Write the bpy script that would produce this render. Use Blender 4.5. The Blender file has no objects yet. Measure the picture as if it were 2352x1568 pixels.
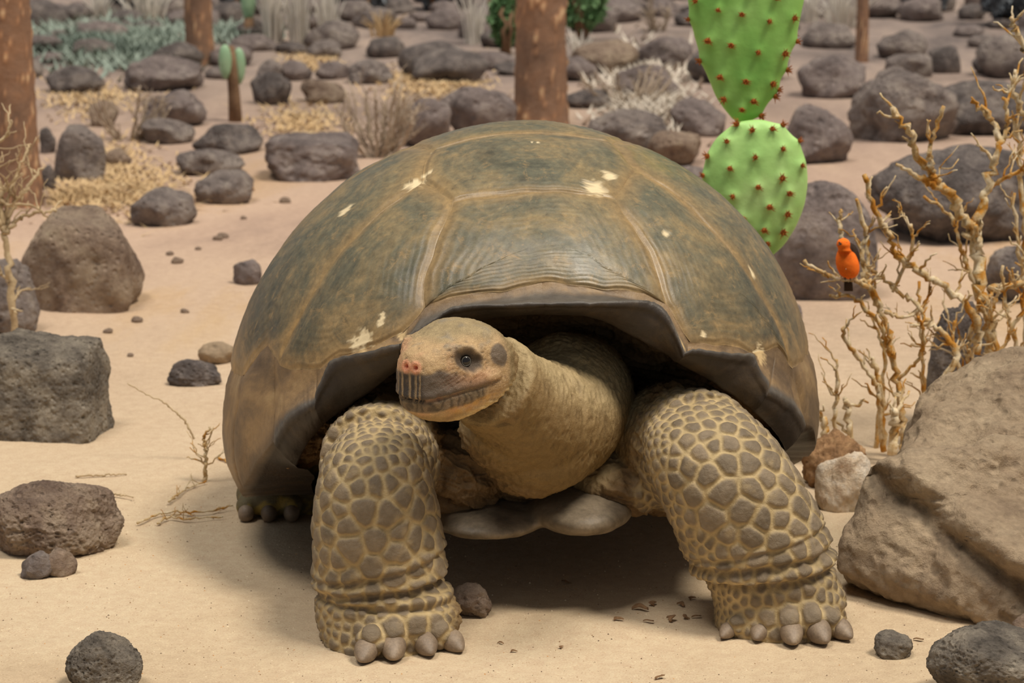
import bpy, bmesh, math, random
import numpy as np, time
T0 = time.time()
def lap(n): pass
from mathutils import Vector, Matrix

scene = bpy.context.scene
COL = scene.collection
R = math.radians

def lin(r, g, b):
    f = lambda v: v / 12.92 if v <= 0.04045 else ((v + 0.055) / 1.055) ** 2.4
    return (f(r / 255.0), f(g / 255.0), f(b / 255.0))

# ------------------------------------------------------------------ camera
CAM_H, PITCH, LENS = 1.40, R(12.0), 105.0
FPX = 2352.0 * LENS / 36.0
cd = bpy.data.cameras.new('camera')
cam = bpy.data.objects.new('camera', cd)
COL.objects.link(cam)
cam.location = (0, 0, CAM_H)
cam.rotation_euler = (R(90) - PITCH, 0, 0)
cd.sensor_width = 36.0
cd.lens = LENS
cd.clip_end = 200
cd.dof.use_dof = True
cd.dof.focus_distance = 4.38
cd.dof.aperture_fstop = 9.5
scene.camera = cam

# ------------------------------------------------------------------ world and lamps
w = bpy.data.worlds.new('world')
scene.world = w
w.use_nodes = True
w.node_tree.nodes['Background'].inputs[0].default_value = (0.86, 0.93, 1.0, 1)
w.node_tree.nodes['Background'].inputs[1].default_value = 0.24

sd = bpy.data.lights.new('key_sun', 'SUN')
sd.energy = 2.9
sd.angle = R(16)
sd.color = (1.0, 0.91, 0.78)
sun = bpy.data.objects.new('key_sun', sd)
COL.objects.link(sun)
sun.location = (3, 2, 6)
sun_dir = Vector((-0.42, 0.24, -1.0)).normalized()      # from upper right, a little from the viewer's side
sun.rotation_euler = sun_dir.to_track_quat('-Z', 'Y').to_euler()

# a second bank of lamps stands a little to the left
sd2 = bpy.data.lights.new('second_sun', 'SUN')
sd2.energy = 1.55
sd2.angle = R(20)
sd2.color = (1.0, 0.93, 0.84)
sun2 = bpy.data.objects.new('second_sun', sd2)
COL.objects.link(sun2)
sun2.location = (-2, 2, 6)
sun2.rotation_euler = Vector((0.24, 0.20, -1.0)).normalized().to_track_quat('-Z', 'Y').to_euler()

scene.view_settings.view_transform = 'Standard'
scene.view_settings.look = 'None'
scene.view_settings.exposure = -0.08
scene.view_settings.gamma = 1.0
scene.view_settings.use_curve_mapping = False

# ------------------------------------------------------------------ pixel helpers
CP, SP = math.cos(PITCH), math.sin(PITCH)

def px(x, y, D):
    """point at world depth D (metres along +Y) seen at photo pixel x, y"""
    dx = (x - 1176.0) / FPX
    dy = (784.0 - y) / FPX
    d = np.array([dx, CP + SP * dy, -SP + CP * dy])
    return np.array([0, 0, CAM_H]) + d * (D / d[1])

def ground_D(y):
    return CAM_H / math.tan(PITCH + math.atan((y - 784.0) / FPX))

def on_ground(x, y):
    return px(x, y, ground_D(y))

def mpp(D):
    """metres per photo pixel at depth D near the ground"""
    return math.hypot(D, 1.0) / FPX

# ------------------------------------------------------------------ numpy noise
_rs = np.random.RandomState(7)
_perm = np.concatenate([_rs.permutation(256)] * 3).astype(np.int32)
_grad = _rs.normal(size=(256, 3))
_grad /= np.linalg.norm(_grad, axis=1)[:, None]

_gradf = _grad.astype(np.float32)
def perlin(p):
    p = np.asarray(p, dtype=np.float64)
    i = np.floor(p)
    f = (p - i).astype(np.float32)
    i = i.astype(np.int32) & 255
    u = f * f * f * (f * (f * 6 - 15) + 10)
    w0 = 1 - u
    out = np.zeros(len(p), dtype=np.float32)
    for dx in (0, 1):
        h1 = _perm[i[:, 0] + dx] + i[:, 1]
        fx = f[:, 0] - dx
        wx = u[:, 0] if dx else w0[:, 0]
        for dy in (0, 1):
            h2 = _perm[h1 + dy] + i[:, 2]
            fy = f[:, 1] - dy
            wxy = wx * (u[:, 1] if dy else w0[:, 1])
            for dz in (0, 1):
                g = _gradf[_perm[h2 + dz]]
                d = g[:, 0] * fx + g[:, 1] * fy + g[:, 2] * (f[:, 2] - dz)
                out += wxy * (u[:, 2] if dz else w0[:, 2]) * d
    return out.astype(np.float64) * 1.6

def fbm(p, o=4, lac=2.1, gain=0.5):
    p = np.asarray(p, dtype=np.float64)
    a, s, t = 1.0, 0.0, 0.0
    for k in range(o):
        s = s + a * perlin(p + 17.3 * k)
        t += a
        a *= gain
        p = p * lac
    return s / t

def ridged(p, o=3):
    p = np.asarray(p, dtype=np.float64)
    a, s, t = 1.0, 0.0, 0.0
    for k in range(o):
        s = s + a * (1 - np.abs(perlin(p + 9.1 * k)) * 2)
        t += a
        a *= 0.5
        p = p * 2.1
    return s / t

def pits(p, seed=0, keep=0.6):
    """cellular noise: 1 in the middle of a pit, 0 outside"""
    p = np.asarray(p, dtype=np.float64)
    i = np.floor(p).astype(np.int64)
    f = p - i
    best = np.full(len(p), 9.0)
    for dx in (-1, 0, 1):
        for dy in (-1, 0, 1):
            for dz in (-1, 0, 1):
                h = _perm[_perm[_perm[(i[:, 0] + dx + seed) & 255] + ((i[:, 1] + dy) & 255)] + ((i[:, 2] + dz) & 255)]
                c = np.array([dx, dy, dz]) + 0.5 + 0.45 * _grad[h]
                rad = 0.2 + 0.35 * (_perm[h] / 255.0)
                d = np.sqrt(((f - c) ** 2).sum(1)) / rad
                d = np.where(_perm[h + 1] / 255.0 < keep, d, 9.0)
                best = np.minimum(best, d)
    return np.clip(1 - best, 0, 1)

def sstep(a, b, x):
    t = np.clip((np.asarray(x, dtype=np.float64) - a) / (b - a), 0, 1)
    return t * t * (3 - 2 * t)

# ------------------------------------------------------------------ object helpers
def mesh_obj(name, verts, faces, mat=None, parent=None, smooth=True, attrs=None, cols=None):
    me = bpy.data.meshes.new(name)
    v = np.asarray(verts, dtype=np.float64)
    if isinstance(faces, np.ndarray):
        faces = faces.tolist()
    me.from_pydata(v.tolist(), [], faces)
    if smooth:
        me.shade_smooth()
    if attrs:
        for k, a in attrs.items():
            at = me.attributes.new(k, 'FLOAT', 'POINT')
            at.data.foreach_set('value', np.asarray(a, dtype=np.float32))
    if cols is not None:
        at = me.attributes.new('Col', 'FLOAT_COLOR', 'POINT')
        c4 = np.ones((len(v), 4), dtype=np.float32)
        c4[:, :3] = cols
        at.data.foreach_set('color', c4.ravel())
    if mat:
        me.materials.append(mat)
    o = bpy.data.objects.new(name, me)
    COL.objects.link(o)
    if parent:
        o.parent = parent
    return o

def tag(o, label, cat=None, group=None, kind=None):
    if label:
        o['label'] = label
    if cat:
        o['category'] = cat
    if group:
        o['group'] = group
    if kind:
        o['kind'] = kind
    return o

def thing(name, label, cat, loc=(0, 0, 0), group=None):
    o = bpy.data.objects.new(name, None)
    COL.objects.link(o)
    o.location = loc
    o.empty_display_size = 0.05
    return tag(o, label, cat, group)

def recenter(o, origin):
    """move a mesh object's origin without moving the mesh in the world"""
    me = o.data
    n = len(me.vertices)
    a = np.empty(n * 3)
    me.vertices.foreach_get('co', a)
    a = a.reshape(-1, 3) - np.asarray(origin)
    me.vertices.foreach_set('co', a.ravel())
    o.location = origin
    return o

def loc_rel(o, parent):
    """parts are written in world coordinates; place them under a parent that is not at the origin"""
    o.parent = parent
    o.matrix_parent_inverse = Matrix.Translation(parent.location).inverted()
    return o

class MB:
    def __init__(s):
        s.v, s.f, s.n = [], [], 0
    def add(s, v, f):
        v = np.asarray(v, dtype=np.float64)
        s.v.append(v)
        s.f += [tuple(int(i) + s.n for i in q) for q in f]
        s.n += len(v)
    def arr(s):
        return np.concatenate(s.v), s.f

def grid_faces(nu, nv, wrap=False):
    f = []
    for i in range(nu - 1):
        for j in range(nv if wrap else nv - 1):
            a, b = i * nv + j, i * nv + (j + 1) % nv
            f.append((a, b, b + nv, a + nv))
    return f

def tube(path, rad, n=6, cap=True):
    """round tube along a polyline with a radius for each point"""
    P = np.asarray(path, dtype=np.float64)
    m = len(P)
    rad = np.broadcast_to(np.asarray(rad, dtype=np.float64), (m,))
    T = np.gradient(P, axis=0)
    T /= np.linalg.norm(T, axis=1)[:, None] + 1e-12
    a = np.array([0.31, 0.93, 0.2])
    if abs(T[0] @ a) > 0.9:
        a = np.array([1.0, 0, 0])
    V = []
    for i in range(m):
        u = a - T[i] * (a @ T[i])
        u /= np.linalg.norm(u) + 1e-12
        a = u
        b = np.cross(T[i], u)
        for k in range(n):
            t = 2 * math.pi * k / n
            V.append(P[i] + rad[i] * (math.cos(t) * u + math.sin(t) * b))
    F = grid_faces(m, n, True)
    if cap:
        V.append(P[0]); V.append(P[-1])
        c0, c1 = m * n, m * n + 1
        for k in range(n):
            F.append((c0, (k + 1) % n, k))
            F.append((c1, (m - 1) * n + k, (m - 1) * n + (k + 1) % n))
    return np.array(V), F

def smooth_path(pts, n=24):
    """Catmull-Rom through the points (any dimension)"""
    P = np.asarray(pts, dtype=np.float64)
    if len(P) < 3:
        t = np.linspace(0, 1, n)[:, None]
        return P[0] * (1 - t) + P[-1] * t
    Q = np.vstack([2 * P[0] - P[1], P, 2 * P[-1] - P[-2]])
    s = np.linspace(0, len(P) - 1 - 1e-9, n)
    out = []
    for x in s:
        i = int(x)
        t = x - i
        a, b, c, d = Q[i:i + 4]
        out.append(0.5 * (2 * b + (c - a) * t + (2 * a - 5 * b + 4 * c - d) * t * t + (3 * b - a - 3 * c + d) * t ** 3))
    return np.array(out)

def loft(C, A, B, n=40, e=2.0):
    """closed loft: section k is centre C[k] with half axes A[k], B[k] (superellipse exponent e)"""
    C, A, B = map(lambda q: np.asarray(q, dtype=np.float64), (C, A, B))
    m = len(C)
    e = np.broadcast_to(np.asarray(e, dtype=np.float64), (m,))
    t = np.linspace(0, 2 * math.pi, n, endpoint=False)
    V = []
    for k in range(m):
        ca = np.sign(np.cos(t)) * np.abs(np.cos(t)) ** (2 / e[k])
        sa = np.sign(np.sin(t)) * np.abs(np.sin(t)) ** (2 / e[k])
        V.append(C[k] + ca[:, None] * A[k] + sa[:, None] * B[k])
    V = np.concatenate(V + [C[:1], C[-1:]])
    F = grid_faces(m, n, True)
    c0, c1 = m * n, m * n + 1
    for k in range(n):
        F.append((c0, (k + 1) % n, k))
        F.append((c1, (m - 1) * n + k, (m - 1) * n + (k + 1) % n))
    return V, F

_ico = {}
def ico(sub):
    if sub not in _ico:
        bm = bmesh.new()
        bmesh.ops.create_icosphere(bm, subdivisions=sub, radius=1)
        v = np.array([q.co[:] for q in bm.verts])
        f = [tuple(q.index for q in p.verts) for p in bm.faces]
        bm.free()
        _ico[sub] = (v, f)
    return _ico[sub]

def ellipsoid(c, r, sub=4, rot=None):
    v, f = ico(sub)
    v = v * np.asarray(r)
    if rot is not None:
        v = v @ np.asarray(rot.to_3x3()).T
    return v + np.asarray(c), f

def voxel_union(mb, size, smooth_it=4):
    """union of closed shells, remeshed and relaxed; returns verts, quads"""
    v, f = mb.arr()
    me = bpy.data.meshes.new('tmp')
    me.from_pydata(v.tolist(), [], f)
    o = bpy.data.objects.new('tmp', me)
    COL.objects.link(o)
    m = o.modifiers.new('r', 'REMESH')
    m.mode = 'VOXEL'
    m.voxel_size = size
    m.adaptivity = 0
    if smooth_it:
        s = o.modifiers.new('s', 'SMOOTH')
        s.factor = 0.5
        s.iterations = smooth_it
    dg = bpy.context.evaluated_depsgraph_get()
    ev = o.evaluated_get(dg)
    em = ev.to_mesh()
    nv = np.empty(len(em.vertices) * 3)
    em.vertices.foreach_get('co', nv)
    nv = nv.reshape(-1, 3)
    nf = np.empty(len(em.polygons) * 4, dtype=np.int64)
    em.polygons.foreach_get('vertices', nf)
    nf = nf.reshape(-1, 4)
    ev.to_mesh_clear()
    bpy.data.objects.remove(o)
    bpy.data.meshes.remove(me)
    return nv, nf

def normals(v, f):
    f = np.asarray(f)
    if f.shape[1] == 4:
        n = np.cross(v[f[:, 2]] - v[f[:, 0]], v[f[:, 3]] - v[f[:, 1]])
    else:
        n = np.cross(v[f[:, 1]] - v[f[:, 0]], v[f[:, 2]] - v[f[:, 0]])
    out = np.zeros_like(v)
    for k in range(f.shape[1]):
        for c in range(3):
            out[:, c] += np.bincount(f[:, k], weights=n[:, c], minlength=len(v))
    return out / (np.linalg.norm(out, axis=1)[:, None] + 1e-12)

def laplace(v, f, it, wgt=None, lam=0.5):
    f = np.asarray(f)
    e = np.concatenate([f[:, [k, (k + 1) % f.shape[1]]] for k in range(f.shape[1])])
    cnt = np.bincount(e[:, 0], minlength=len(v)) + np.bincount(e[:, 1], minlength=len(v))
    for _ in range(it):
        acc = np.zeros_like(v)
        for c in range(3):
            acc[:, c] = np.bincount(e[:, 0], weights=v[e[:, 1], c], minlength=len(v)) + np.bincount(e[:, 1], weights=v[e[:, 0], c], minlength=len(v))
        d = acc / cnt[:, None] - v
        v = v + lam * (d if wgt is None else d * wgt[:, None])
    return v

# ------------------------------------------------------------------ materials
def new_mat(name):
    m = bpy.data.materials.new(name)
    m.use_nodes = True
    nt = m.node_tree
    b = nt.nodes['Principled BSDF']
    return m, nt, b

def N(nt, t, **kw):
    n = nt.nodes.new(t)
    for k, v in kw.items():
        if isinstance(v, tuple) and k == 'ins':
            pass
        setattr(n, k, v)
    return n

def noise_node(nt, vec, scale, detail=6, rough=0.6, dist=0.0):
    n = nt.nodes.new('ShaderNodeTexNoise')
    n.inputs['Scale'].default_value = scale
    n.inputs['Detail'].default_value = detail
    n.inputs['Roughness'].default_value = rough
    n.inputs['Distortion'].default_value = dist
    nt.links.new(vec, n.inputs['Vector'])
    return n.outputs['Fac']

def ramp_node(nt, fac, stops):
    r = nt.nodes.new('ShaderNodeValToRGB')
    el = r.color_ramp.elements
    while len(el) < len(stops):
        el.new(0.5)
    for e, (p, c) in zip(el, stops):
        e.position = p
        e.color = (*c, 1) if len(c) == 3 else c
    nt.links.new(fac, r.inputs[0])
    return r.outputs[0]

def mix_node(nt, fac, a, b, mode='MIX'):
    n = nt.nodes.new('ShaderNodeMix')
    n.data_type = 'RGBA'
    n.blend_type = mode
    for s, val in ((n.inputs['Factor'], fac), (n.inputs[6], a), (n.inputs[7], b)):
        if isinstance(val, (int, float)):
            s.default_value = val
        elif isinstance(val, tuple):
            s.default_value = (*val, 1) if len(val) == 3 else val
        else:
            nt.links.new(val, s)
    return n.outputs[2]

def math_node(nt, op, a, b=0.0, c=None):
    n = nt.nodes.new('ShaderNodeMath')
    n.operation = op
    for i, val in enumerate((a, b, c)):
        if val is None:
            continue
        if isinstance(val, (int, float)):
            n.inputs[i].default_value = val
        else:
            nt.links.new(val, n.inputs[i])
    return n.outputs[0]

def bump_node(nt, bsdf, h, strength, dist):
    b = nt.nodes.new('ShaderNodeBump')
    b.inputs['Strength'].default_value = strength
    b.inputs['Distance'].default_value = dist
    nt.links.new(h, b.inputs['Height'])
    nt.links.new(b.outputs[0], bsdf.inputs['Normal'])

def obj_vec(nt):
    return nt.nodes.new('ShaderNodeTexCoord').outputs['Object']

def attr_fac(nt, name):
    a = nt.nodes.new('ShaderNodeAttribute')
    a.attribute_name = name
    return a.outputs['Fac']

def attr_col(nt, name):
    a = nt.nodes.new('ShaderNodeAttribute')
    a.attribute_name = name
    return a.outputs['Color']

def rand_obj(nt):
    return nt.nodes.new('ShaderNodeObjectInfo').outputs['Random']

def noisy_mat(name, stops, scale=8, rough=0.85, bump=0.4, bdist=0.01, bscale=40, spec=0.3, dist=0.3, pit=0):
    m, nt, b = new_mat(name)
    v = obj_vec(nt)
    c = ramp_node(nt, noise_node(nt, v, scale, 8, 0.65, dist), stops)
    fine = noise_node(nt, v, scale * 9, 4, 0.7)
    c = mix_node(nt, 0.35, c, ramp_node(nt, fine, [(0.3, (0.25, 0.25, 0.25)), (0.7, (0.8, 0.8, 0.8))]), 'OVERLAY')
    nt.links.new(c, b.inputs['Base Color'])
    b.inputs['Roughness'].default_value = rough
    b.inputs['Specular IOR Level'].default_value = spec
    h = noise_node(nt, v, bscale, 8, 0.7)
    if pit:
        vo = nt.nodes.new('ShaderNodeTexVoronoi')
        vo.inputs['Scale'].default_value = pit
        nt.links.new(v, vo.inputs['Vector'])
        p = ramp_node(nt, vo.outputs['Distance'], [(0.08, (0, 0, 0)), (0.4, (1, 1, 1))])
        h = math_node(nt, 'ADD', h, math_node(nt, 'MULTIPLY', p, 0.55))
    bump_node(nt, b, h, bump, bdist)
    return m

M = {}
M['lava'] = noisy_mat('lava_rock', [(0.3, lin(98, 89, 86)), (0.48, lin(152, 139, 133)), (0.7, lin(198, 184, 172))], 12, 0.95, 1.0, 0.03, 40, pit=42)
M['lava_dark'] = noisy_mat('lava_rock_dark', [(0.3, lin(80, 73, 71)), (0.5, lin(128, 118, 114)), (0.72, lin(178, 165, 155))], 14, 0.95, 1.0, 0.02, 70, pit=75)
M['lava_brown'] = noisy_mat('lava_rock_brown', [(0.3, lin(116, 94, 82)), (0.48, lin(170, 147, 128)), (0.7, lin(210, 188, 162))], 10, 0.95, 1.0, 0.025, 55, pit=55)
M['lava_grey'] = noisy_mat('lava_rock_grey', [(0.3, lin(84, 77, 70)), (0.46, lin(138, 128, 116)), (0.68, lin(190, 177, 158))], 15, 0.95, 1.0, 0.02, 75, pit=80)
M['lava_violet'] = noisy_mat('lava_rock_violet', [(0.3, lin(112, 101, 99)), (0.5, lin(160, 145, 140)), (0.74, lin(200, 185, 175))], 10, 0.95, 1.0, 0.04, 30, pit=30)
M['boulder'] = noisy_mat('tan_boulder', [(0.25, lin(118, 98, 80)), (0.46, lin(168, 146, 120)), (0.76, lin(202, 180, 150))], 7, 0.95, 0.9, 0.014, 55, pit=45)
M['pale_stone'] = noisy_mat('pale_stone', [(0.3, lin(170, 132, 98)), (0.44, lin(238, 214, 184)), (0.64, lin(255, 244, 226))], 16, 0.9, 0.9, 0.012, 90)
M['litter'] = noisy_mat('brown_litter', [(0.3, lin(104, 76, 52)), (0.55, lin(160, 124, 88)), (0.8, lin(204, 170, 128))], 40, 0.9, 0.6, 0.01, 160)
M['twig_ochre'] = noisy_mat('lichen_twig', [(0.40, lin(222, 204, 172)), (0.50, lin(196, 168, 122)), (0.58, lin(186, 132, 52)), (0.7, lin(170, 106, 26))], 24, 0.85, 0.5, 0.004, 200)
M['twig_pale'] = noisy_mat('pale_twig', [(0.3, lin(160, 136, 104)), (0.6, lin(204, 182, 146)), (0.8, lin(224, 204, 168))], 14, 0.85, 0.4, 0.004, 150)
M['twig_grey'] = noisy_mat('grey_twig', [(0.3, lin(150, 132, 116)), (0.6, lin(186, 168, 146)), (0.8, lin(206, 190, 168))], 8, 0.9, 0.3, 0.004, 100)
M['straw'] = noisy_mat('dry_straw', [(0.3, lin(192, 160, 116)), (0.6, lin(206, 178, 138)), (0.8, lin(216, 194, 160))], 6, 0.95, 0.2, 0.004, 100)
M['grass_pale'] = noisy_mat('pale_grass', [(0.3, lin(184, 172, 158)), (0.6, lin(208, 197, 182)), (0.8, lin(222, 212, 198))], 5, 0.9, 0.2, 0.004, 100)
M['grass_tall'] = noisy_mat('tall_pale_grass', [(0.3, lin(216, 208, 196)), (0.6, lin(234, 227, 216)), (0.8, lin(246, 240, 230))], 5, 0.9, 0.2, 0.004, 100)
M['cover_teal'] = noisy_mat('grey_green_cover', [(0.3, lin(112, 126, 116)), (0.55, lin(146, 158, 146)), (0.8, lin(172, 180, 166))], 5, 0.9, 0.3, 0.01, 30)
M['leaf'] = noisy_mat('bush_leaf', [(0.3, lin(92, 128, 84)), (0.6, lin(130, 166, 114)), (0.8, lin(162, 192, 140))], 6, 0.7, 0.1, 0.004, 60)
M['blue_leaf'] = noisy_mat('grey_blue_leaf', [(0.3, lin(92, 98, 106)), (0.6, lin(130, 136, 140)), (0.8, lin(162, 166, 166))], 6, 0.8, 0.1, 0.004, 60)
M['claw'] = noisy_mat('claw_horn', [(0.3, lin(112, 96, 80)), (0.6, lin(140, 122, 102)), (0.8, lin(160, 142, 120))], 30, 0.5, 0.25, 0.003, 160, spec=0.4)
M['spine'] = noisy_mat('cactus_spine', [(0.3, lin(120, 62, 20)), (0.55, lin(168, 94, 28)), (0.8, lin(216, 158, 70))], 60, 0.7, 0.2, 0.002, 100)

def cactus_mat(name, a, b_, c_):
    m, nt, b = new_mat(name)
    v = obj_vec(nt)
    col = ramp_node(nt, noise_node(nt, v, 9, 4, 0.5), [(0.3, a), (0.5, b_), (0.75, c_)])
    nt.links.new(col, b.inputs['Base Color'])
    b.inputs['Roughness'].default_value = 0.5
    b.inputs['Specular IOR Level'].default_value = 0.4
    b.inputs['Subsurface Weight'].default_value = 0.08
    b.inputs['Subsurface Radius'].default_value = (0.02, 0.03, 0.01)
    bump_node(nt, b, noise_node(nt, v, 60, 4, 0.6), 0.2, 0.004)
    return m
M['pad_low'] = cactus_mat('cactus_pad_light', lin(150, 200, 112), lin(176, 222, 132), lin(198, 232, 156))
M['pad_high'] = cactus_mat('cactus_pad_green', lin(122, 182, 84), lin(146, 202, 100), lin(168, 216, 122))
M['pad_far'] = cactus_mat('cactus_pad_far', lin(128, 164, 128), lin(150, 184, 148), lin(168, 196, 160))
M['cactus_wood'] = noisy_mat('cactus_wood', [(0.3, lin(104, 78, 58)), (0.6, lin(140, 112, 86)), (0.8, lin(166, 138, 108))], 10, 0.9, 0.5, 0.01, 40)

def bark_mat():
    m, nt, b = new_mat('flaky_bark')
    v = obj_vec(nt)
    base = ramp_node(nt, noise_node(nt, v, 5, 6, 0.7, 0.5), [(0.3, lin(132, 106, 88)), (0.48, lin(182, 142, 112)), (0.6, lin(206, 154, 114)), (0.8, lin(220, 184, 146))])
    pl = ramp_node(nt, attr_fac(nt, 'plate'), [(0.1, lin(112, 90, 78)), (0.4, lin(186, 140, 106)), (0.85, lin(244, 214, 170))])
    c = mix_node(nt, 0.55, base, pl)
    nt.links.new(c, b.inputs['Base Color'])
    b.inputs['Roughness'].default_value = 0.85
    b.inputs['Specular IOR Level'].default_value = 0.2
    bump_node(nt, b, noise_node(nt, v, 30, 8, 0.7), 0.6, 0.02)
    return m
M['bark'] = bark_mat()

def sand_mat():
    m, nt, b = new_mat('sand')
    v = obj_vec(nt)
    big = noise_node(nt, v, 1.1, 5, 0.55, 0.4)
    c = ramp_node(nt, big, [(0.3, lin(184, 162, 134)), (0.5, lin(198, 177, 148)), (0.72, lin(208, 188, 160))])
    # the far ground is pinker, with rusty and grey patches of soil
    sep = nt.nodes.new('ShaderNodeSeparateXYZ')
    nt.links.new(v, sep.inputs[0])
    mr = nt.nodes.new('ShaderNodeMapRange')
    mr.inputs['From Min'].default_value = 5.0
    mr.inputs['From Max'].default_value = 8.0
    nt.links.new(sep.outputs['Y'], mr.inputs['Value'])
    mp = nt.nodes.new('ShaderNodeMapping')
    mp.inputs['Scale'].default_value = (1.0, 0.45, 1.0)
    nt.links.new(v, mp.inputs[0])
    soil = ramp_node(nt, noise_node(nt, mp.outputs[0], 1.0, 7, 0.65, 0.6),
                     [(0.34, lin(150, 128, 116)), (0.46, lin(182, 156, 138)), (0.56, lin(192, 166, 146)), (0.66, lin(190, 158, 124)), (0.78, lin(178, 158, 144))])
    c = mix_node(nt, mr.outputs[0], c, soil)
    # darker stony rubble towards the back
    mr2 = nt.nodes.new('ShaderNodeMapRange')
    mr2.inputs['From Min'].default_value = 8.6
    mr2.inputs['From Max'].default_value = 12.2
    nt.links.new(sep.outputs['Y'], mr2.inputs['Value'])
    rub = ramp_node(nt, noise_node(nt, mp.outputs[0], 1.7, 7, 0.7, 0.4), [(0.35, lin(96, 90, 90)), (0.52, lin(140, 127, 121)), (0.72, lin(172, 154, 141))])
    c = mix_node(nt, math_node(nt, 'MULTIPLY', mr2.outputs[0], 0.9), c, rub)
    # grains
    g = noise_node(nt, v, 330, 3, 0.7)
    gc = ramp_node(nt, g, [(0.3, (0.28, 0.25, 0.2)), (0.45, (0.5, 0.5, 0.5)), (0.55, (0.5, 0.5, 0.5)), (0.72, (0.74, 0.72, 0.68))])
    c = mix_node(nt, 0.55, c, gc, 'OVERLAY')
    g2 = noise_node(nt, v, 42, 5, 0.7)
    c = mix_node(nt, 0.25, c, ramp_node(nt, g2, [(0.35, (0.35, 0.33, 0.3)), (0.65, (0.65, 0.65, 0.63))]), 'OVERLAY')
    nt.links.new(c, b.inputs['Base Color'])
    b.inputs['Roughness'].default_value = 0.95
    b.inputs['Specular IOR Level'].default_value = 0.15
    h = math_node(nt, 'ADD', math_node(nt, 'MULTIPLY', g, 0.35), g2)
    bump_node(nt, b, h, 0.5, 0.006)
    return m
M['sand'] = sand_mat()

def skin_mat():
    m, nt, b = new_mat('tortoise_skin')
    v = obj_vec(nt)
    c = attr_col(nt, 'Col')
    n1 = noise_node(nt, v, 60, 6, 0.65)
    c = mix_node(nt, 0.45, c, ramp_node(nt, n1, [(0.3, (0.3, 0.29, 0.27)), (0.7, (0.68, 0.68, 0.66))]), 'OVERLAY')
    nt.links.new(c, b.inputs['Base Color'])
    b.inputs['Roughness'].default_value = 0.62
    b.inputs['Specular IOR Level'].default_value = 0.3
    n2 = noise_node(nt, v, 220, 5, 0.65)
    n3 = noise_node(nt, v, 90, 5, 0.7, 1.0)
    vw = nt.nodes.new('ShaderNodeTexVoronoi')
    vw.feature = 'DISTANCE_TO_EDGE'
    vw.inputs['Scale'].default_value = 330
    wp = nt.nodes.new('ShaderNodeVectorMath')
    wp.operation = 'MULTIPLY_ADD'
    nn = nt.nodes.new('ShaderNodeTexNoise')
    nn.inputs['Scale'].default_value = 45
    nt.links.new(v, nn.inputs['Vector'])
    wp.inputs[1].default_value = (0.02, 0.02, 0.02)
    nt.links.new(nn.outputs['Color'], wp.inputs[0])
    nt.links.new(v, wp.inputs[2])
    nt.links.new(wp.outputs[0], vw.inputs['Vector'])
    crk = ramp_node(nt, vw.outputs['Distance'], [(0.0, (0, 0, 0)), (0.2, (1, 1, 1))])
    crk = math_node(nt, 'MAXIMUM', crk, math_node(nt, 'SUBTRACT', 1.0, attr_fac(nt, 'crack')))
    c2 = mix_node(nt, crk, mix_node(nt, 0.22, c, (0.03, 0.022, 0.014)), c)
    nt.links.new(c2, b.inputs['Base Color'])
    h = math_node(nt, 'ADD', math_node(nt, 'MULTIPLY', n2, 0.5), n3)
    bump_node(nt, b, math_node(nt, 'ADD', h, math_node(nt, 'MULTIPLY', crk, 0.14)), 0.6, 0.003)
    return m
M['skin'] = skin_mat()

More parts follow.
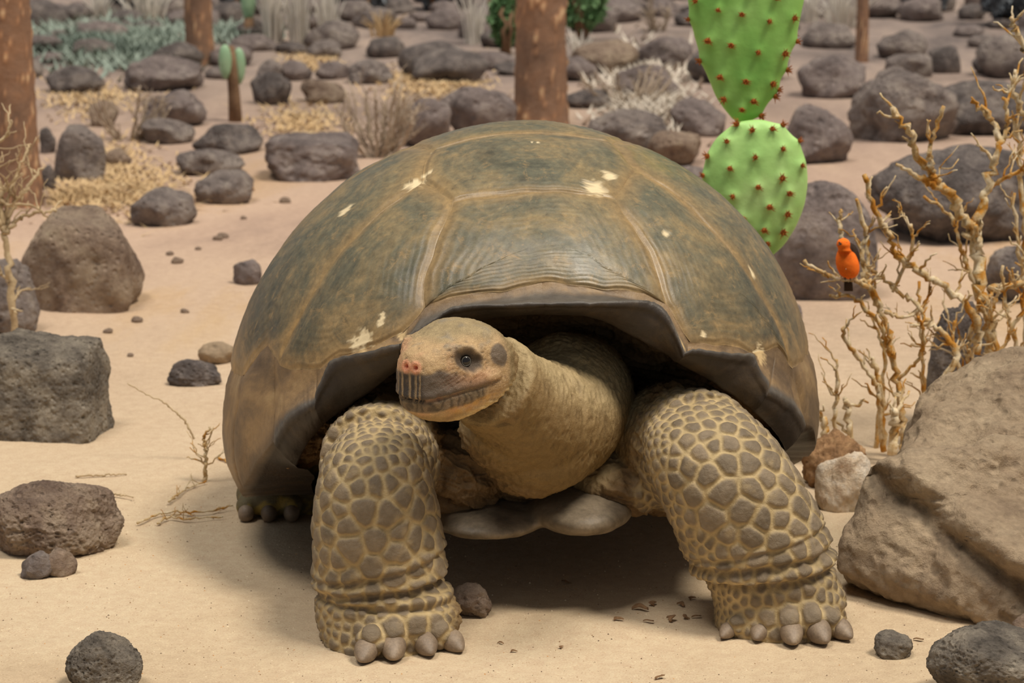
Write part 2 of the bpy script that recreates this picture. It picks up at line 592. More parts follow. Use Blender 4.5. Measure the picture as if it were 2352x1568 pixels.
def shell_mat():
    m, nt, b = new_mat('carapace_horn')
    v = obj_vec(nt)
    ring = attr_fac(nt, 'ring')
    scar = attr_fac(nt, 'scar')
    n1 = noise_node(nt, v, 6.5, 10, 0.72, 0.9)
    c = ramp_node(nt, n1, [(0.30, lin(56, 52, 42)), (0.43, lin(82, 76, 60)), (0.52, lin(112, 97, 70)), (0.60, lin(146, 120, 80)), (0.76, lin(176, 148, 102))])
    # greener, greyer colour towards the top of the dome
    sep = nt.nodes.new('ShaderNodeSeparateXYZ')
    nt.links.new(v, sep.inputs[0])
    mr = nt.nodes.new('ShaderNodeMapRange')
    mr.inputs['From Min'].default_value = 0.42
    mr.inputs['From Max'].default_value = 0.66
    nt.links.new(math_node(nt, 'ADD', sep.outputs['Z'], math_node(nt, 'MULTIPLY', noise_node(nt, v, 3.0, 4, 0.5), 0.16)), mr.inputs['Value'])
    top = ramp_node(nt, noise_node(nt, v, 7.5, 10, 0.72, 0.8), [(0.3, lin(80, 82, 70)), (0.46, lin(112, 112, 94)), (0.57, lin(144, 130, 98)), (0.74, lin(172, 148, 106))])
    c = mix_node(nt, math_node(nt, 'MULTIPLY', mr.outputs[0], 0.62), c, top)
    # growth rings
    wob = math_node(nt, 'ADD', ring, math_node(nt, 'MULTIPLY', noise_node(nt, v, 9, 3, 0.5), 0.10))
    rg = math_node(nt, 'SINE', math_node(nt, 'MULTIPLY', wob, 62.0))
    rg = math_node(nt, 'MULTIPLY_ADD', rg, 0.5, 0.5)
    rc = ramp_node(nt, rg, [(0.0, (0.38, 0.37, 0.36)), (1.0, (0.56, 0.56, 0.55))])
    c = mix_node(nt, 0.22, c, rc, 'OVERLAY')
    # dusty ochre along the seams
    seam = nt.nodes.new('ShaderNodeMapRange')
    seam.inputs['From Min'].default_value = 0.80
    seam.inputs['From Max'].default_value = 0.985
    nt.links.new(math_node(nt, 'ADD', ring, math_node(nt, 'MULTIPLY_ADD', noise_node(nt, v, 16, 5, 0.6), 0.24, -0.12)), seam.inputs['Value'])
    c = mix_node(nt, math_node(nt, 'MULTIPLY', seam.outputs[0], 0.6), c, lin(166, 134, 88))
    # fine mottling and scratches
    fn = noise_node(nt, v, 70, 6, 0.7)
    c = mix_node(nt, 0.6, c, ramp_node(nt, fn, [(0.3, (0.25, 0.25, 0.25)), (0.7, (0.70, 0.69, 0.66))]), 'OVERLAY')
    sp_ = ramp_node(nt, noise_node(nt, v, 34, 10, 0.8, 0.5), [(0.54, (0, 0, 0)), (0.66, (1, 1, 1))])
    c = mix_node(nt, math_node(nt, 'MULTIPLY', sp_, 0.55), c, lin(176, 144, 96))
    sp2 = ramp_node(nt, noise_node(nt, v, 21, 10, 0.8, 0.5), [(0.30, (1, 1, 1)), (0.42, (0, 0, 0))])
    c = mix_node(nt, math_node(nt, 'MULTIPLY', sp2, 0.5), c, lin(54, 53, 46))
    c = mix_node(nt, scar, c, lin(226, 206, 166))
    nt.links.new(c, b.inputs['Base Color'])
    rr = ramp_node(nt, noise_node(nt, v, 12, 5, 0.6), [(0.3, (0.30, 0.30, 0.30)), (0.7, (0.48, 0.48, 0.48))])
    rr = mix_node(nt, scar, rr, (0.95, 0.95, 0.95))
    nt.links.new(rr, b.inputs['Roughness'])
    b.inputs['Specular IOR Level'].default_value = 0.5
    h = math_node(nt, 'ADD', math_node(nt, 'MULTIPLY', rg, 0.05), math_node(nt, 'ADD', math_node(nt, 'MULTIPLY', fn, 0.35), math_node(nt, 'MULTIPLY', scar, 0.8)))
    bump_node(nt, b, h, 0.4, 0.004)
    return m
M['shell'] = shell_mat()

def lip_mat():
    m, nt, b = new_mat('marginal_horn')
    v = obj_vec(nt)
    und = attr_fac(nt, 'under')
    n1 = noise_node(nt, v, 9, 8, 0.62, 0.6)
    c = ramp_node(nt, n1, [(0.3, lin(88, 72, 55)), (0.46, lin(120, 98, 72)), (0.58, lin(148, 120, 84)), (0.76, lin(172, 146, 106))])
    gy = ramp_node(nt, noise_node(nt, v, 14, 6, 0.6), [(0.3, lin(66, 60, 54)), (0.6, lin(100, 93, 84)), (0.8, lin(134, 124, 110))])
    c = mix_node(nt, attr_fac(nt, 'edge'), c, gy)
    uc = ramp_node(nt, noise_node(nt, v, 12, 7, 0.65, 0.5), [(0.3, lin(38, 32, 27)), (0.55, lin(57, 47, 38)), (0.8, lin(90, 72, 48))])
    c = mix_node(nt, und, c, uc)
    fn = noise_node(nt, v, 70, 6, 0.7)
    c = mix_node(nt, 0.4, c, ramp_node(nt, fn, [(0.3, (0.3, 0.3, 0.3)), (0.7, (0.66, 0.66, 0.64))]), 'OVERLAY')
    c = mix_node(nt, attr_fac(nt, 'scar'), c, lin(214, 184, 134))
    nt.links.new(c, b.inputs['Base Color'])
    b.inputs['Roughness'].default_value = 0.48
    b.inputs['Specular IOR Level'].default_value = 0.45
    bump_node(nt, b, math_node(nt, 'ADD', fn, math_node(nt, 'MULTIPLY', n1, 1.5)), 0.35, 0.004)
    return m
M['lip'] = lip_mat()

def plain(name, c, rough=0.5, spec=0.5, bump=0.15):
    return noisy_mat(name, [(0.3, tuple(x * 0.75 for x in c)), (0.55, c), (0.8, tuple(min(1, x * 1.2) for x in c))], 30, rough, bump, 0.002, 150, spec=spec)
M['eye'] = plain('eye_dark', lin(26, 22, 20), 0.08, 0.6, 0.0)
M['iris'] = plain('eye_ring', lin(96, 92, 84), 0.3, 0.5, 0.05)
M['bird_red'] = plain('red_plumage', lin(255, 122, 40), 0.85, 0.15, 0.4)
M['bird_dark'] = plain('dark_plumage', lin(58, 44, 34), 0.8, 0.2, 0.4)
M['beak'] = plain('bird_beak', lin(40, 34, 30), 0.4, 0.4)
M['plastron'] = noisy_mat('plastron_horn', [(0.3, lin(88, 78, 64)), (0.55, lin(134, 120, 100)), (0.78, lin(172, 156, 134))], 12, 0.5, 0.3, 0.004, 60, spec=0.4)
#STRUCTURE
# ------------------------------------------------------------------ ground
def ground_h(x, y):
    x = np.asarray(x, dtype=np.float64)
    y = np.asarray(y, dtype=np.float64)
    p = np.stack([x, y, np.zeros_like(x)], -1).reshape(-1, 3)
    far = sstep(6.5, 11, p[:, 1])
    h = 0.008 * fbm(p * 2.2, 3) + 0.0038 * fbm(p * 9, 4) + far * 0.035 * fbm(p * 0.8 + 5, 4)
    h += 0.012 * np.exp(-(((p[:, 0] - 0.14) / 0.13) ** 2 + ((p[:, 1] - 4.45) / 0.07) ** 2))
    h = np.minimum(h, 0.03)
    return h.reshape(x.shape)

gy = np.concatenate([np.linspace(2.6, 3.9, 40, endpoint=False), np.linspace(3.9, 5.8, 330, endpoint=False), np.geomspace(5.8, 60, 260)])
gx = np.sinh(np.linspace(-4.6, 4.6, 420)) * 0.30
X, Y = np.meshgrid(gx, gy)
gv = np.stack([X, Y, ground_h(X, Y)], -1).reshape(-1, 3)
tag(mesh_obj('ground', gv, grid_faces(len(gy), len(gx)), M['sand']), 'pale sand floor running back to pinkish stony soil', None, None, 'structure')

lap("ground")
tort = thing('giant_tortoise', 'giant tortoise with domed olive shell standing on the sand, head turned', 'tortoise', (0.01, 4.7, 0.0))
XC, YC, ZC = 0.013, 4.98, 0.215
PSI, ROLL = R(4.7), 0.025
SA, SBF, SBR, SCZ, SC2 = 0.500, 0.56, 0.58, 0.492, 0.33

def shell_local(s, th):
    ph = np.asarray(s) * (math.pi / 2)
    r = np.sin(ph)
    c = np.cos(ph)
    lf = np.cos(th)
    lx = SA * r * np.sin(th)
    lfw = np.where(lf > 0, SBF, SBR) * r * lf
    lz = np.where(c > 0, SCZ * c, SC2 * c)
    return np.stack([lx, lfw, lz], -1)

def shell_world(L):
    lx, lf, lz = L[..., 0], L[..., 1], L[..., 2]
    x = XC + lx * math.cos(PSI) + lf * math.sin(PSI)
    y = YC + lx * math.sin(PSI) - lf * math.cos(PSI)
    return np.stack([x, y, ZC + lz + ROLL * lx], -1)

def S(s, th):
    return shell_world(shell_local(s, th))

def to_disc(p):
    lx = (p[0] - XC) * math.cos(PSI) + (p[1] - YC) * math.sin(PSI)
    lf = (p[0] - XC) * math.sin(PSI) - (p[1] - YC) * math.cos(PSI)
    lz = p[2] - ZC - ROLL * lx
    sx, sf, sz = lx / SA, lf / (SBF if lf > 0 else SBR), lz / (SCZ if lz > 0 else SC2)
    return math.degrees(math.atan2(sx, sf)), math.atan2(math.hypot(sx, sf), sz) / (math.pi / 2)

def shell_hit(x, y):
    """3D point of the dome seen at a photo pixel (nearest to the viewer)"""
    best = None
    for D in np.linspace(4.3, 5.2, 260):
        p = px(x, y, D)
        lx = (p[0] - XC) * math.cos(PSI) + (p[1] - YC) * math.sin(PSI)
        lf = (p[0] - XC) * math.sin(PSI) - (p[1] - YC) * math.cos(PSI)
        lz = p[2] - ZC - ROLL * lx
        v = (lx / SA) ** 2 + (lf / SBF) ** 2 + (lz / (SCZ if lz > 0 else SC2)) ** 2
        if v <= 1:
            return p
        if best is None or v < best[0]:
            best = (v, p)
    return best[1]

def seam_table(pix, tail):
    t = [tuple(map(abs, to_disc(shell_hit(*q)))) for q in pix]
    out = [(0.0, t[0][1])]
    for d, s_ in t[1:]:
        if d > out[-1][0] + 0.4:
            out.append((d, s_))
    out += [q for q in tail if q[0] > out[-1][0] + 3]
    return [q[0] for q in out], [q[1] for q in out]
TAIL = [(75, .85), (95, .87), (130, .86), (160, .80), (180, .78)]
SEAM_R = seam_table([(1250, 652), (1380, 660), (1480, 668), (1530, 698), (1562, 756), (1578, 784), (1650, 795), (1735, 800), (1785, 795), (1820, 850)], TAIL)
SEAM_L = seam_table([(1250, 652), (1100, 666), (1030, 682), (975, 705), (925, 768), (850, 793), (775, 818), (735, 856), (690, 862), (640, 846), (612, 800)], TAIL)
RT = ([62, 70, 80, 95, 130, 160, 180], [.90, 1.0, 1.14, 1.26, 1.24, 1.08, 1.0])
LT = ([50, 58, 70, 85, 95, 130, 160, 180], [.90, .99, 1.10, 1.22, 1.27, 1.24, 1.08, 1.0])
RIM_R = ([q for q in SEAM_R[0] if q < 58] + RT[0], [b_ + .06 for a_, b_ in zip(*SEAM_R) if a_ < 58] + RT[1])
RIM_L = ([q for q in SEAM_L[0] if q < 46] + LT[0], [b_ + .06 for a_, b_ in zip(*SEAM_L) if a_ < 46] + LT[1])

def tabs(tr, tl, deg):
    deg = (np.asarray(deg, dtype=np.float64) + 180) % 360 - 180
    return np.where(deg >= 0, np.interp(np.abs(deg), *tr), np.interp(np.abs(deg), *tl))
rim_s = lambda d: tabs(RIM_R, RIM_L, d)
seam_s = lambda d: tabs(SEAM_R, SEAM_L, d)

def disc(deg, s):
    return np.array([s * math.sin(R(deg)), s * math.cos(R(deg))])

def seam_pts(d0, d1, n=60):
    return [disc(d, float(seam_s(d))) for d in np.linspace(d0, d1, n)]

def warp(q):
    q = np.asarray(q, dtype=np.float64)
    p3 = np.column_stack([q * 5, np.zeros(len(q))])
    p4 = np.column_stack([q * 17, np.ones(len(q))])
    return q + 0.016 * np.column_stack([perlin(p3), perlin(p3 + 31)]) + 0.006 * np.column_stack([perlin(p4), perlin(p4 + 31)])

def from_disc(q):
    s = np.hypot(q[:, 0], q[:, 1])
    th = np.arctan2(q[:, 0], q[:, 1])
    return S(s, th)

SCARS = []          # (world point, radius)
def scar_at(pxx, pyy, D, r):
    SCARS.append((px(pxx, pyy, D), r))

carapace_inner_v = None
def resample(poly, step=0.012):
    out = []
    n = len(poly)
    for i in range(n):
        a, b = np.asarray(poly[i]), np.asarray(poly[(i + 1) % n])
        k = max(1, int(math.ceil(np.linalg.norm(b - a) / step)))
        for j in range(k):
            out.append(a + (b - a) * j / k)
    return np.array(out)

# the shell under the scutes: one closed dome
ths = np.linspace(-math.pi, math.pi, 120, endpoint=False)
rows = []
for k in range(40):
    t = k / 39.0
    sr = np.array([t * (float(rim_s(math.degrees(a))) - 0.02) for a in ths])
    L = shell_local(sr, ths)
    rows.append(shell_world(L * np.array([0.975, 0.975, 0.98])))
base_v = np.concatenate(rows)
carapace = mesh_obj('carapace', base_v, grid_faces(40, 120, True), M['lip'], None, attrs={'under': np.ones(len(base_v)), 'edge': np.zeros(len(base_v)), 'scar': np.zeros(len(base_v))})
loc_rel(carapace, tort)
tag(carapace, 'domed olive and ochre carapace')

for x, y, r in ((953, 424, .016), (975, 404, .008), (990, 398, .007), (1367, 438, .019), (1398, 412, .013), (800, 488, .010), (790, 497, .007), (812, 478, .006), (880, 738, .009), (836, 785, .017),
                (820, 795, .012), (1524, 541, .007), (1148, 273, .013), (895, 357, .012), (912, 352, .010), (1222, 337, .003), (1235, 338, .003), (990, 354, .004), (1725, 630, .006), (1718, 618, .004), (925, 775, .009),
                (1500, 610, .004), (1560, 790, .010), (1745, 815, .016), (1610, 770, .006)):
    SCARS.append((shell_hit(x, y), r))

def scar_field(W):
    sc = np.zeros(len(W))
    nz = 0.75 * fbm(W * 95, 3) + 0.25 * fbm(W * 260, 2)
    for c, r in SCARS:
        d = np.linalg.norm(W - c, axis=1)
        m = d < r * 3
        if m.any():
            sc[m] = np.maximum(sc[m], sstep(0.35, -0.1, d[m] / r - 0.75 + nz[m] * 1.3))
    return sc

def scute(name, poly, rings=46, bulge=0.006):
    B = resample(poly)
    c = B.mean(0)
    tt = np.concatenate([np.linspace(0.04, 0.9, rings - 14), np.linspace(0.91, 1.0, 14)])
    Q = np.concatenate([c + (B - c) * t for t in tt])
    T = np.repeat(tt, len(B))
    Q = np.vstack([Q, c[None]])
    T = np.append(T, 0.0)
    Qw = warp(Q)
    Wp = from_disc(Qw)
    eps = 1e-3
    du = from_disc(Qw + np.array([eps, 0])) - Wp
    dv = from_disc(Qw + np.array([0, eps])) - Wp
    nr = np.cross(du, dv)
    nr /= np.linalg.norm(nr, axis=1)[:, None] + 1e-12
    nr *= np.sign((nr * (Wp - np.array([XC, YC, ZC]))).sum(1))[:, None]
    h = bulge * (1 - T ** 2.2) + 0.0020 * (1 - sstep(0.92, 1.0, T))
    h = h + 0.00035 * np.sin((T + 0.12 * fbm(Wp * 8, 2)) * 75) * (T > 0.25) + 0.0030 * fbm(Wp * 11, 4)
    h = np.where(T > 0.999, 0.0, h)
    sc = scar_field(Wp)
    Wp = Wp + nr * (h - 0.001 * sc)[:, None]
    nb = len(B)
    F = grid_faces(len(tt), nb, True)
    ci = len(tt) * nb
    F += [(ci, (k + 1) % nb, k) for k in range(nb)]
    o = mesh_obj(name, Wp, F, M['shell'], attrs={'ring': T, 'scar': sc})
    o.parent = carapace
    return o

def mir(pl):
    return [np.array([-a[0], a[1]]) for a in pl]
A = lambda x, y: np.array([x, y])
c12, v12, v23, c23, v34, c34, v45 = A(.235, .20), A(.18, .325), A(.20, .065), A(.235, -.07), A(.19, -.21), A(.22, -.36), A(.17, -.5)
sp = seam_pts
scutes = []
scutes.append(('vertebral_scute', sp(-27, 27, 40) + [v12] + mir([v12])))
scutes.append(('vertebral_scute', [v12, c12, v23] + mir([v23, c12, v12])))
scutes.append(('vertebral_scute', [v23, c23, v34] + mir([v34, c23, v23])))
scutes.append(('vertebral_scute', [v34, c34, v45] + mir([v45, c34, v34])))
scutes.append(('vertebral_scute', sp(155, 205, 40) + mir([v45]) + [v45]))
for sg in (1, -1):
    fl = (lambda q: q) if sg > 0 else mir
    scutes.append(('costal_scute', sp(27 * sg, 60 * sg, 30) + fl([c12, v12])))
    scutes.append(('costal_scute', sp(60 * sg, 95 * sg, 30) + fl([c23, v23, c12])))
    scutes.append(('costal_scute', sp(95 * sg, 130 * sg, 30) + fl([c34, v34, c23])))
    scutes.append(('costal_scute', sp(130 * sg, 155 * sg, 30) + fl([v45, c34])))
for nm, pl in scutes:
    scute(nm, pl)

def grid_part(name, prof, ring_under, ring_edge):
    nu = prof[0].shape[0]
    V = np.concatenate(prof)
    F = grid_faces(len(prof), nu)
    V = V + normals(V, np.array(F)) * (0.0022 * fbm(V * 24, 4) + 0.0006 * fbm(V * 130, 2))[:, None] * np.repeat((np.arange(len(prof)) > 0) * 1.0, nu)[:, None]
    und = np.repeat(np.asarray(ring_under, dtype=float), nu)
    edge = np.repeat(np.asarray(ring_edge, dtype=float), nu)
    o = mesh_obj(name, V, F, M['lip'], attrs={'under': und, 'edge': edge, 'scar': scar_field(V) * (und < 0.5)})
    o.parent = carapace
    return o

def marginal_px(d0, d1, lip_px, inner_px, out=0.034, back=0.03, nu=44, e0=0.72, e1=0.97):
    """flared front marginal: seam on the dome, lip and inner edge from the photo"""
    U = np.linspace(0, 1, nu)
    deg = d0 + (d1 - d0) * U
    sm = np.array([disc(d, float(seam_s(d))) for d in deg])
    seam = from_disc(warp(sm))
    def curve(pix, off):
        P = []
        for q in pix:
            h = shell_hit(*q)
            P.append(px(q[0], q[1], h[1] + off))
        return smooth_path(P, nu)
    lip = curve(lip_px, -out)
    inner = curve(inner_px, back)
    rag = 0.0022 * perlin(np.column_stack([deg * 0.9, deg * 0 + d0, deg * 0])) + 0.0012 * perlin(np.column_stack([deg * 3.1, deg * 0 + d0, deg * 0]))
    lip = lip + np.stack([rag * 0, rag * 0, rag], -1)
    prof, und, edge = [], [], []
    nrm = np.array([0, -0.55, 0.83])
    for t in np.concatenate([np.linspace(0, 0.1, 4), np.linspace(0.16, 1, 18)]):
        sag = -0.010 * math.sin(math.pi * t) * (1 - 0.3 * t)
        P = seam * (1 - t) + lip * t + nrm * sag
        g = -0.0025 * np.maximum(1 - sstep(0, 0.05, U), sstep(0.95, 1, U)) * min(1, t * 4)
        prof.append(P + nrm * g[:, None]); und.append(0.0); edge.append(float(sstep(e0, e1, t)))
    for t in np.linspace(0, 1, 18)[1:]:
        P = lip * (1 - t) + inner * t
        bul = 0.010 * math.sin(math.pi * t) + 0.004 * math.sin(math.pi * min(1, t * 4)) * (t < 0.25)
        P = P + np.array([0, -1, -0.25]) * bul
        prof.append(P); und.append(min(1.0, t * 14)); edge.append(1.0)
    # a short return behind the inner edge closes the scute against the skin
    prof.append(inner + np.array([0, 0.05, 0.004])); und.append(1.0); edge.append(1.0)
    grid_part('marginal_scute', prof, und, edge)
    return np.array([q[-1] for q in prof[:22]]), prof[-1][-1], prof[-2][-1]

def marginal(d0, d1, join=None):
    """unflared side or rear marginal curling under the shell"""
    nu = max(16, int(abs(d1 - d0) * 1.3))
    deg = np.linspace(d0, d1, nu)
    th = np.radians(deg)
    U = np.linspace(0, 1, nu)
    se, ri = seam_s(deg), rim_s(deg)
    prof, und, edge = [], [], []
    for t in np.concatenate([np.linspace(0, 0.1, 4), np.linspace(0.16, 1, 22)]):
        sm = np.array([disc(d, a_ + (b_ - a_) * t) for d, a_, b_ in zip(deg, se, ri)])
        P = from_disc(warp(sm))
        c = np.array([XC, YC, ZC + 0.1])
        n_ = (P - c); n_ /= np.linalg.norm(n_, axis=1)[:, None]
        h = 0.004 * sstep(0, 0.1, t) - 0.004 * np.maximum(1 - sstep(0, 0.07, U), sstep(0.93, 1, U)) * min(1, t * 4) + 0.004 * math.sin(math.pi * t)
        P = P + n_ * h[:, None]
        if join is not None:
            e_ = np.array([np.interp(t, np.linspace(0, 1, 22) ** 1.0, join[0][:, c_]) for c_ in range(3)])
            P = P + (e_ - P[0])[None] * ((1 - U) ** 2.2)[:, None]
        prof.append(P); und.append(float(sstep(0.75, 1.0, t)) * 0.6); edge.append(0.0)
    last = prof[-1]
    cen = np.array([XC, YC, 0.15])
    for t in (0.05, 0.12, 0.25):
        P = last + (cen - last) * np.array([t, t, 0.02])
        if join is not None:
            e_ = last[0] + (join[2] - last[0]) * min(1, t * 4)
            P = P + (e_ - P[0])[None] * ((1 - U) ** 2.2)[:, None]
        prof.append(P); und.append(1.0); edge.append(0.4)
    return grid_part('marginal_scute', prof, und, edge)

dR1, dR2, dR3 = (to_disc(shell_hit(*q))[0] for q in ((1578, 784), (1780, 795), (1828, 870)))
dL1, dL2, dL3 = (to_disc(shell_hit(*q))[0] for q in ((922, 770), (728, 860), (628, 830)))
marginal_px(0, dR1, e0=0.1, e1=0.5, lip_px=[(1250, 692), (1330, 693), (1410, 691), (1470, 689), (1505, 695), (1530, 716), (1548, 748), (1562, 780), (1573, 812)],
            inner_px=[(1250, 722), (1330, 724), (1380, 735), (1430, 759), (1470, 780), (1499, 797), (1520, 808), (1535, 818), (1548, 830)])
marginal_px(dR1, dR2, [(1573, 808), (1600, 801), (1650, 807), (1700, 811), (1730, 813), (1739, 832), (1751, 858), (1764, 882), (1765, 898)],
            [(1548, 830), (1575, 843), (1618, 866), (1640, 880), (1660, 893), (1685, 910), (1700, 921), (1715, 932), (1730, 945)])
eR = marginal_px(dR2, dR3, [(1765, 896), (1785, 903), (1802, 915), (1822, 926), (1834, 942), (1844, 958), (1852, 972)],
            [(1730, 945), (1745, 957), (1758, 970), (1772, 985), (1784, 1000), (1796, 1018), (1805, 1035)], out=0.02)
marginal_px(0, dL1, e0=0.1, e1=0.5, lip_px=[(1250, 692), (1180, 697), (1100, 698), (1040, 704), (1008, 722), (975, 744), (948, 763), (930, 778), (918, 792)],
            inner_px=[(1250, 722), (1180, 726), (1120, 732), (1060, 745), (1020, 765), (990, 790), (965, 810), (940, 830), (915, 848)])
marginal_px(dL1, dL2, [(918, 788), (882, 797), (837, 808), (791, 818), (764, 825), (750, 843), (737, 873), (724, 902), (722, 922)],
            [(915, 848), (890, 868), (865, 888), (840, 906), (815, 922), (795, 936), (775, 950), (758, 962), (742, 975)])
eL = marginal_px(dL2, dL3, [(722, 920), (708, 927), (691, 937), (668, 952), (649, 973), (636, 996), (628, 1012)],
            [(742, 975), (728, 990), (715, 1006), (705, 1022), (696, 1038), (688, 1054), (680, 1070)], out=0.024)
for a, b in ((dR3, 84), (84, 100), (100, 118), (118, 136), (136, 154), (154, 180), (dL3, -74), (-74, -92), (-92, -110), (-110, -132), (-132, -154), (-154, -180)):
    marginal(a, b, eR if a == dR3 else eL if a == dL3 else None)

lap("shell")
# plastron
mb = MB()
mb.add(*ellipsoid((0.03, 5.02, 0.140), (0.36, 0.40, 0.035)))
mb.add(*ellipsoid(px(1335, 1163, 4.62), (0.085, 0.13, 0.033)))
mb.add(*ellipsoid(px(1120, 1180, 4.63), (0.10, 0.13, 0.024)))
pv, pf = voxel_union(mb, 0.006, 8)
pv += normals(pv, pf) * (0.003 * fbm(pv * 18, 3))[:, None]
tag(loc_rel(mesh_obj('plastron', pv, pf, M['plastron']), tort), 'grey bony plastron edge under the throat')

# ---- body: torso, neck, head, legs as one skin
mb = MB()
# torso inside the shell, hollow at the front
rows = []
for k in range(30):
    t = k / 29.0
    srt = np.minimum(np.array([t * float(rim_s(math.degrees(a))) for a in ths]), 1.12 * t + 0.001)
    L = shell_local(srt, ths) * np.array([0.90, 0.93, 0.93])
    L[:, 1] = np.minimum(L[:, 1], 0.285 - 0.25 * np.maximum(L[:, 2], 0) ** 1.0 + 0.04 * np.cos(L[:, 0] * 5))
    rows.append(shell_world(L))
tv = np.concatenate(rows)
tv = np.vstack([tv, tv[-120:].mean(0)[None]])
tf = grid_faces(30, 120, True)
tf += [(29 * 120 + k, 29 * 120 + (k + 1) % 120, len(tv) - 1) for k in range(120)]
mb.add(tv, tf)

def leg_rows(rows_):
    C_, A_, B_, = [], [], []
    rows_ = np.asarray(rows_, dtype=np.float64)
    rr = smooth_path(rows_, 60)
    for xl, xr, y, D, tk in rr:
        l, r_ = px(xl, y, D), px(xr, y, D)
        C_.append((l + r_) / 2); A_.append((r_ - l) / 2); B_.append(np.array([0.0, tk, 0.0]))
    return C_, A_, B_

LEGL = [(748, 1030, 1490, 4.39, .095), (732, 1022, 1440, 4.40, .095), (724, 1014, 1390, 4.405, .088), (722, 1021, 1320, 4.41, .09), (721, 1018, 1250, 4.41, .095), (722, 1006, 1180, 4.415, .098),
        (730, 993, 1115, 4.42, .098), (745, 980, 1060, 4.43, .094), (768, 965, 1020, 4.44, .085), (796, 946, 992, 4.45, .066), (832, 908, 974, 4.455, .03), (850, 880, 970, 4.457, .012)]
LEGR = [(1650, 1950, 1465, 4.46, .085), (1640, 1945, 1425, 4.46, .085), (1640, 1935, 1395, 4.46, .080), (1628, 1925, 1350, 4.465, .080), (1580, 1915, 1290, 4.47, .092), (1545, 1895, 1210, 4.47, .10),
        (1515, 1860, 1140, 4.475, .104), (1490, 1825, 1080, 4.48, .104), (1478, 1785, 1020, 4.49, .098), (1490, 1745, 975, 4.50, .084), (1530, 1705, 945, 4.51, .06), (1580, 1660, 928, 4.52, .03), (1605, 1635, 923, 4.525, .012)]
for rows_ in (LEGL, LEGR):
    mb.add(*loft(*leg_rows(rows_), n=48, e=2.15))
# upper arms running back into the shell
mb.add(*tube([px(862, 1060, 4.47), px(885, 1050, 4.62), px(910, 1040, 4.85)], [.085, .10, .10], 24))
mb.add(*tube([px(1620, 1030, 4.52), px(1570, 1030, 4.66), px(1520, 1030, 4.88)], [.088, .11, .11], 24))
# shoulder folds
mb.add(*ellipsoid(px(1045, 1090, 4.66), (.085, .10, .075)))
mb.add(*ellipsoid(px(1425, 1110, 4.66), (.085, .10, .05)))
mb.add(*ellipsoid(px(1230, 1090, 4.74), (.20, .12, .07)))
# feet
CL = [(833, 1528, 30), (903, 1523, 32), (988, 1512, 30), (1056, 1503, 28)]
CR = [(1660, 1470, 20), (1738, 1476, 24), (1822, 1487, 29), (1894, 1485, 31), (1950, 1474, 26)]
TOES = []
def foot(cx, rx, D0, claws, hz):
    c = on_ground(cx, 1500)
    mb.add(*ellipsoid((px(cx, 1480, D0)[0], D0, 0.035), (rx, 0.090, hz)))
    for (x, y, r_) in claws:
        g = on_ground(x, y)
        q = np.array([px(cx, 1480, D0)[0], D0, 0.05])
        rr = r_ * mpp(g[1])
        d = q - g
        d[2] = 0
        d /= np.linalg.norm(d)
        tip = g + d * rr * 2.25 + np.array([0, 0, rr * 1.35])
        back = g + d * (0.07 + rr * 1.2) + np.array([0, 0, rr * 1.55])
        mb.add(*tube([tip, tip * 0.5 + back * 0.5, back], [rr * 1.25, rr * 1.35, rr * 1.3], 14))
        TOES.append((tip + np.array([0, -rr * 0.7, rr * 0.9]), rr * 1.25))
        mb.add(*ellipsoid(tip, (rr * 1.32, rr * 1.25, rr * 1.25), 3))
foot(905, 0.104, 4.395, CL, 0.075)
foot(1800, 0.096, 4.47, CR, 0.068)
# hind feet
RL = on_ground(615, 1196)
mb.add(*tube([(RL[0] + 0.03, RL[1] + 0.13, 0.0), (RL[0] + 0.04, RL[1] + 0.13, 0.06), (RL[0] + 0.10, RL[1] + 0.14, 0.22)], [.095, .095, .11], 20))
mb.add(*ellipsoid((RL[0], RL[1] + 0.075, 0.03), (0.062, 0.075, 0.04)))
mb.add(*tube([(0.33, 5.24, 0.0), (0.32, 5.24, 0.06), (0.26, 5.24, 0.22)], [.095, .095, .11], 20))
mb.add(*tube([(0.0, 5.36, 0.16), (0.0, 5.48, 0.09), (0.01, 5.52, 0.03)], [.075, .045, .018], 14))  # unseen tail, added with the thick hind legs to block light from behind
for dx in (-0.038, 0.002, 0.042):
    mb.add(*ellipsoid((RL[0] + dx, RL[1] + 0.02, 0.022), (0.02, 0.026, 0.022), 3))
# neck
NP = np.array([px(1310, 905, 4.86), px(1304, 915, 4.70), px(1272, 965, 4.585), px(1218, 945, 4.495), px(1165, 908, 4.43), px(1122, 872, 4.38)])
NR = np.array([.105, .104, .100, .083, .073, .072])
pth = smooth_path(NP, 30)
rad = np.interp(np.linspace(0, 1, 30), np.linspace(0, 1, 6), NR)
mb.add(*tube(pth, rad, 32))
def E(x, y, D, rx, ry, rz, rot=None):
    mb.add(*ellipsoid(px(x, y, D), (rx, ry, rz), 4, rot))
E(1235, 1005, 4.550, .100, .085, .088)
E(1218, 1072, 4.560, .062, .068, .048)
E(1165, 990, 4.50, .074, .070, .062)
E(1310, 945, 4.62, .056, .08, .10)
E(1292, 868, 4.67, .058, .09, .070)
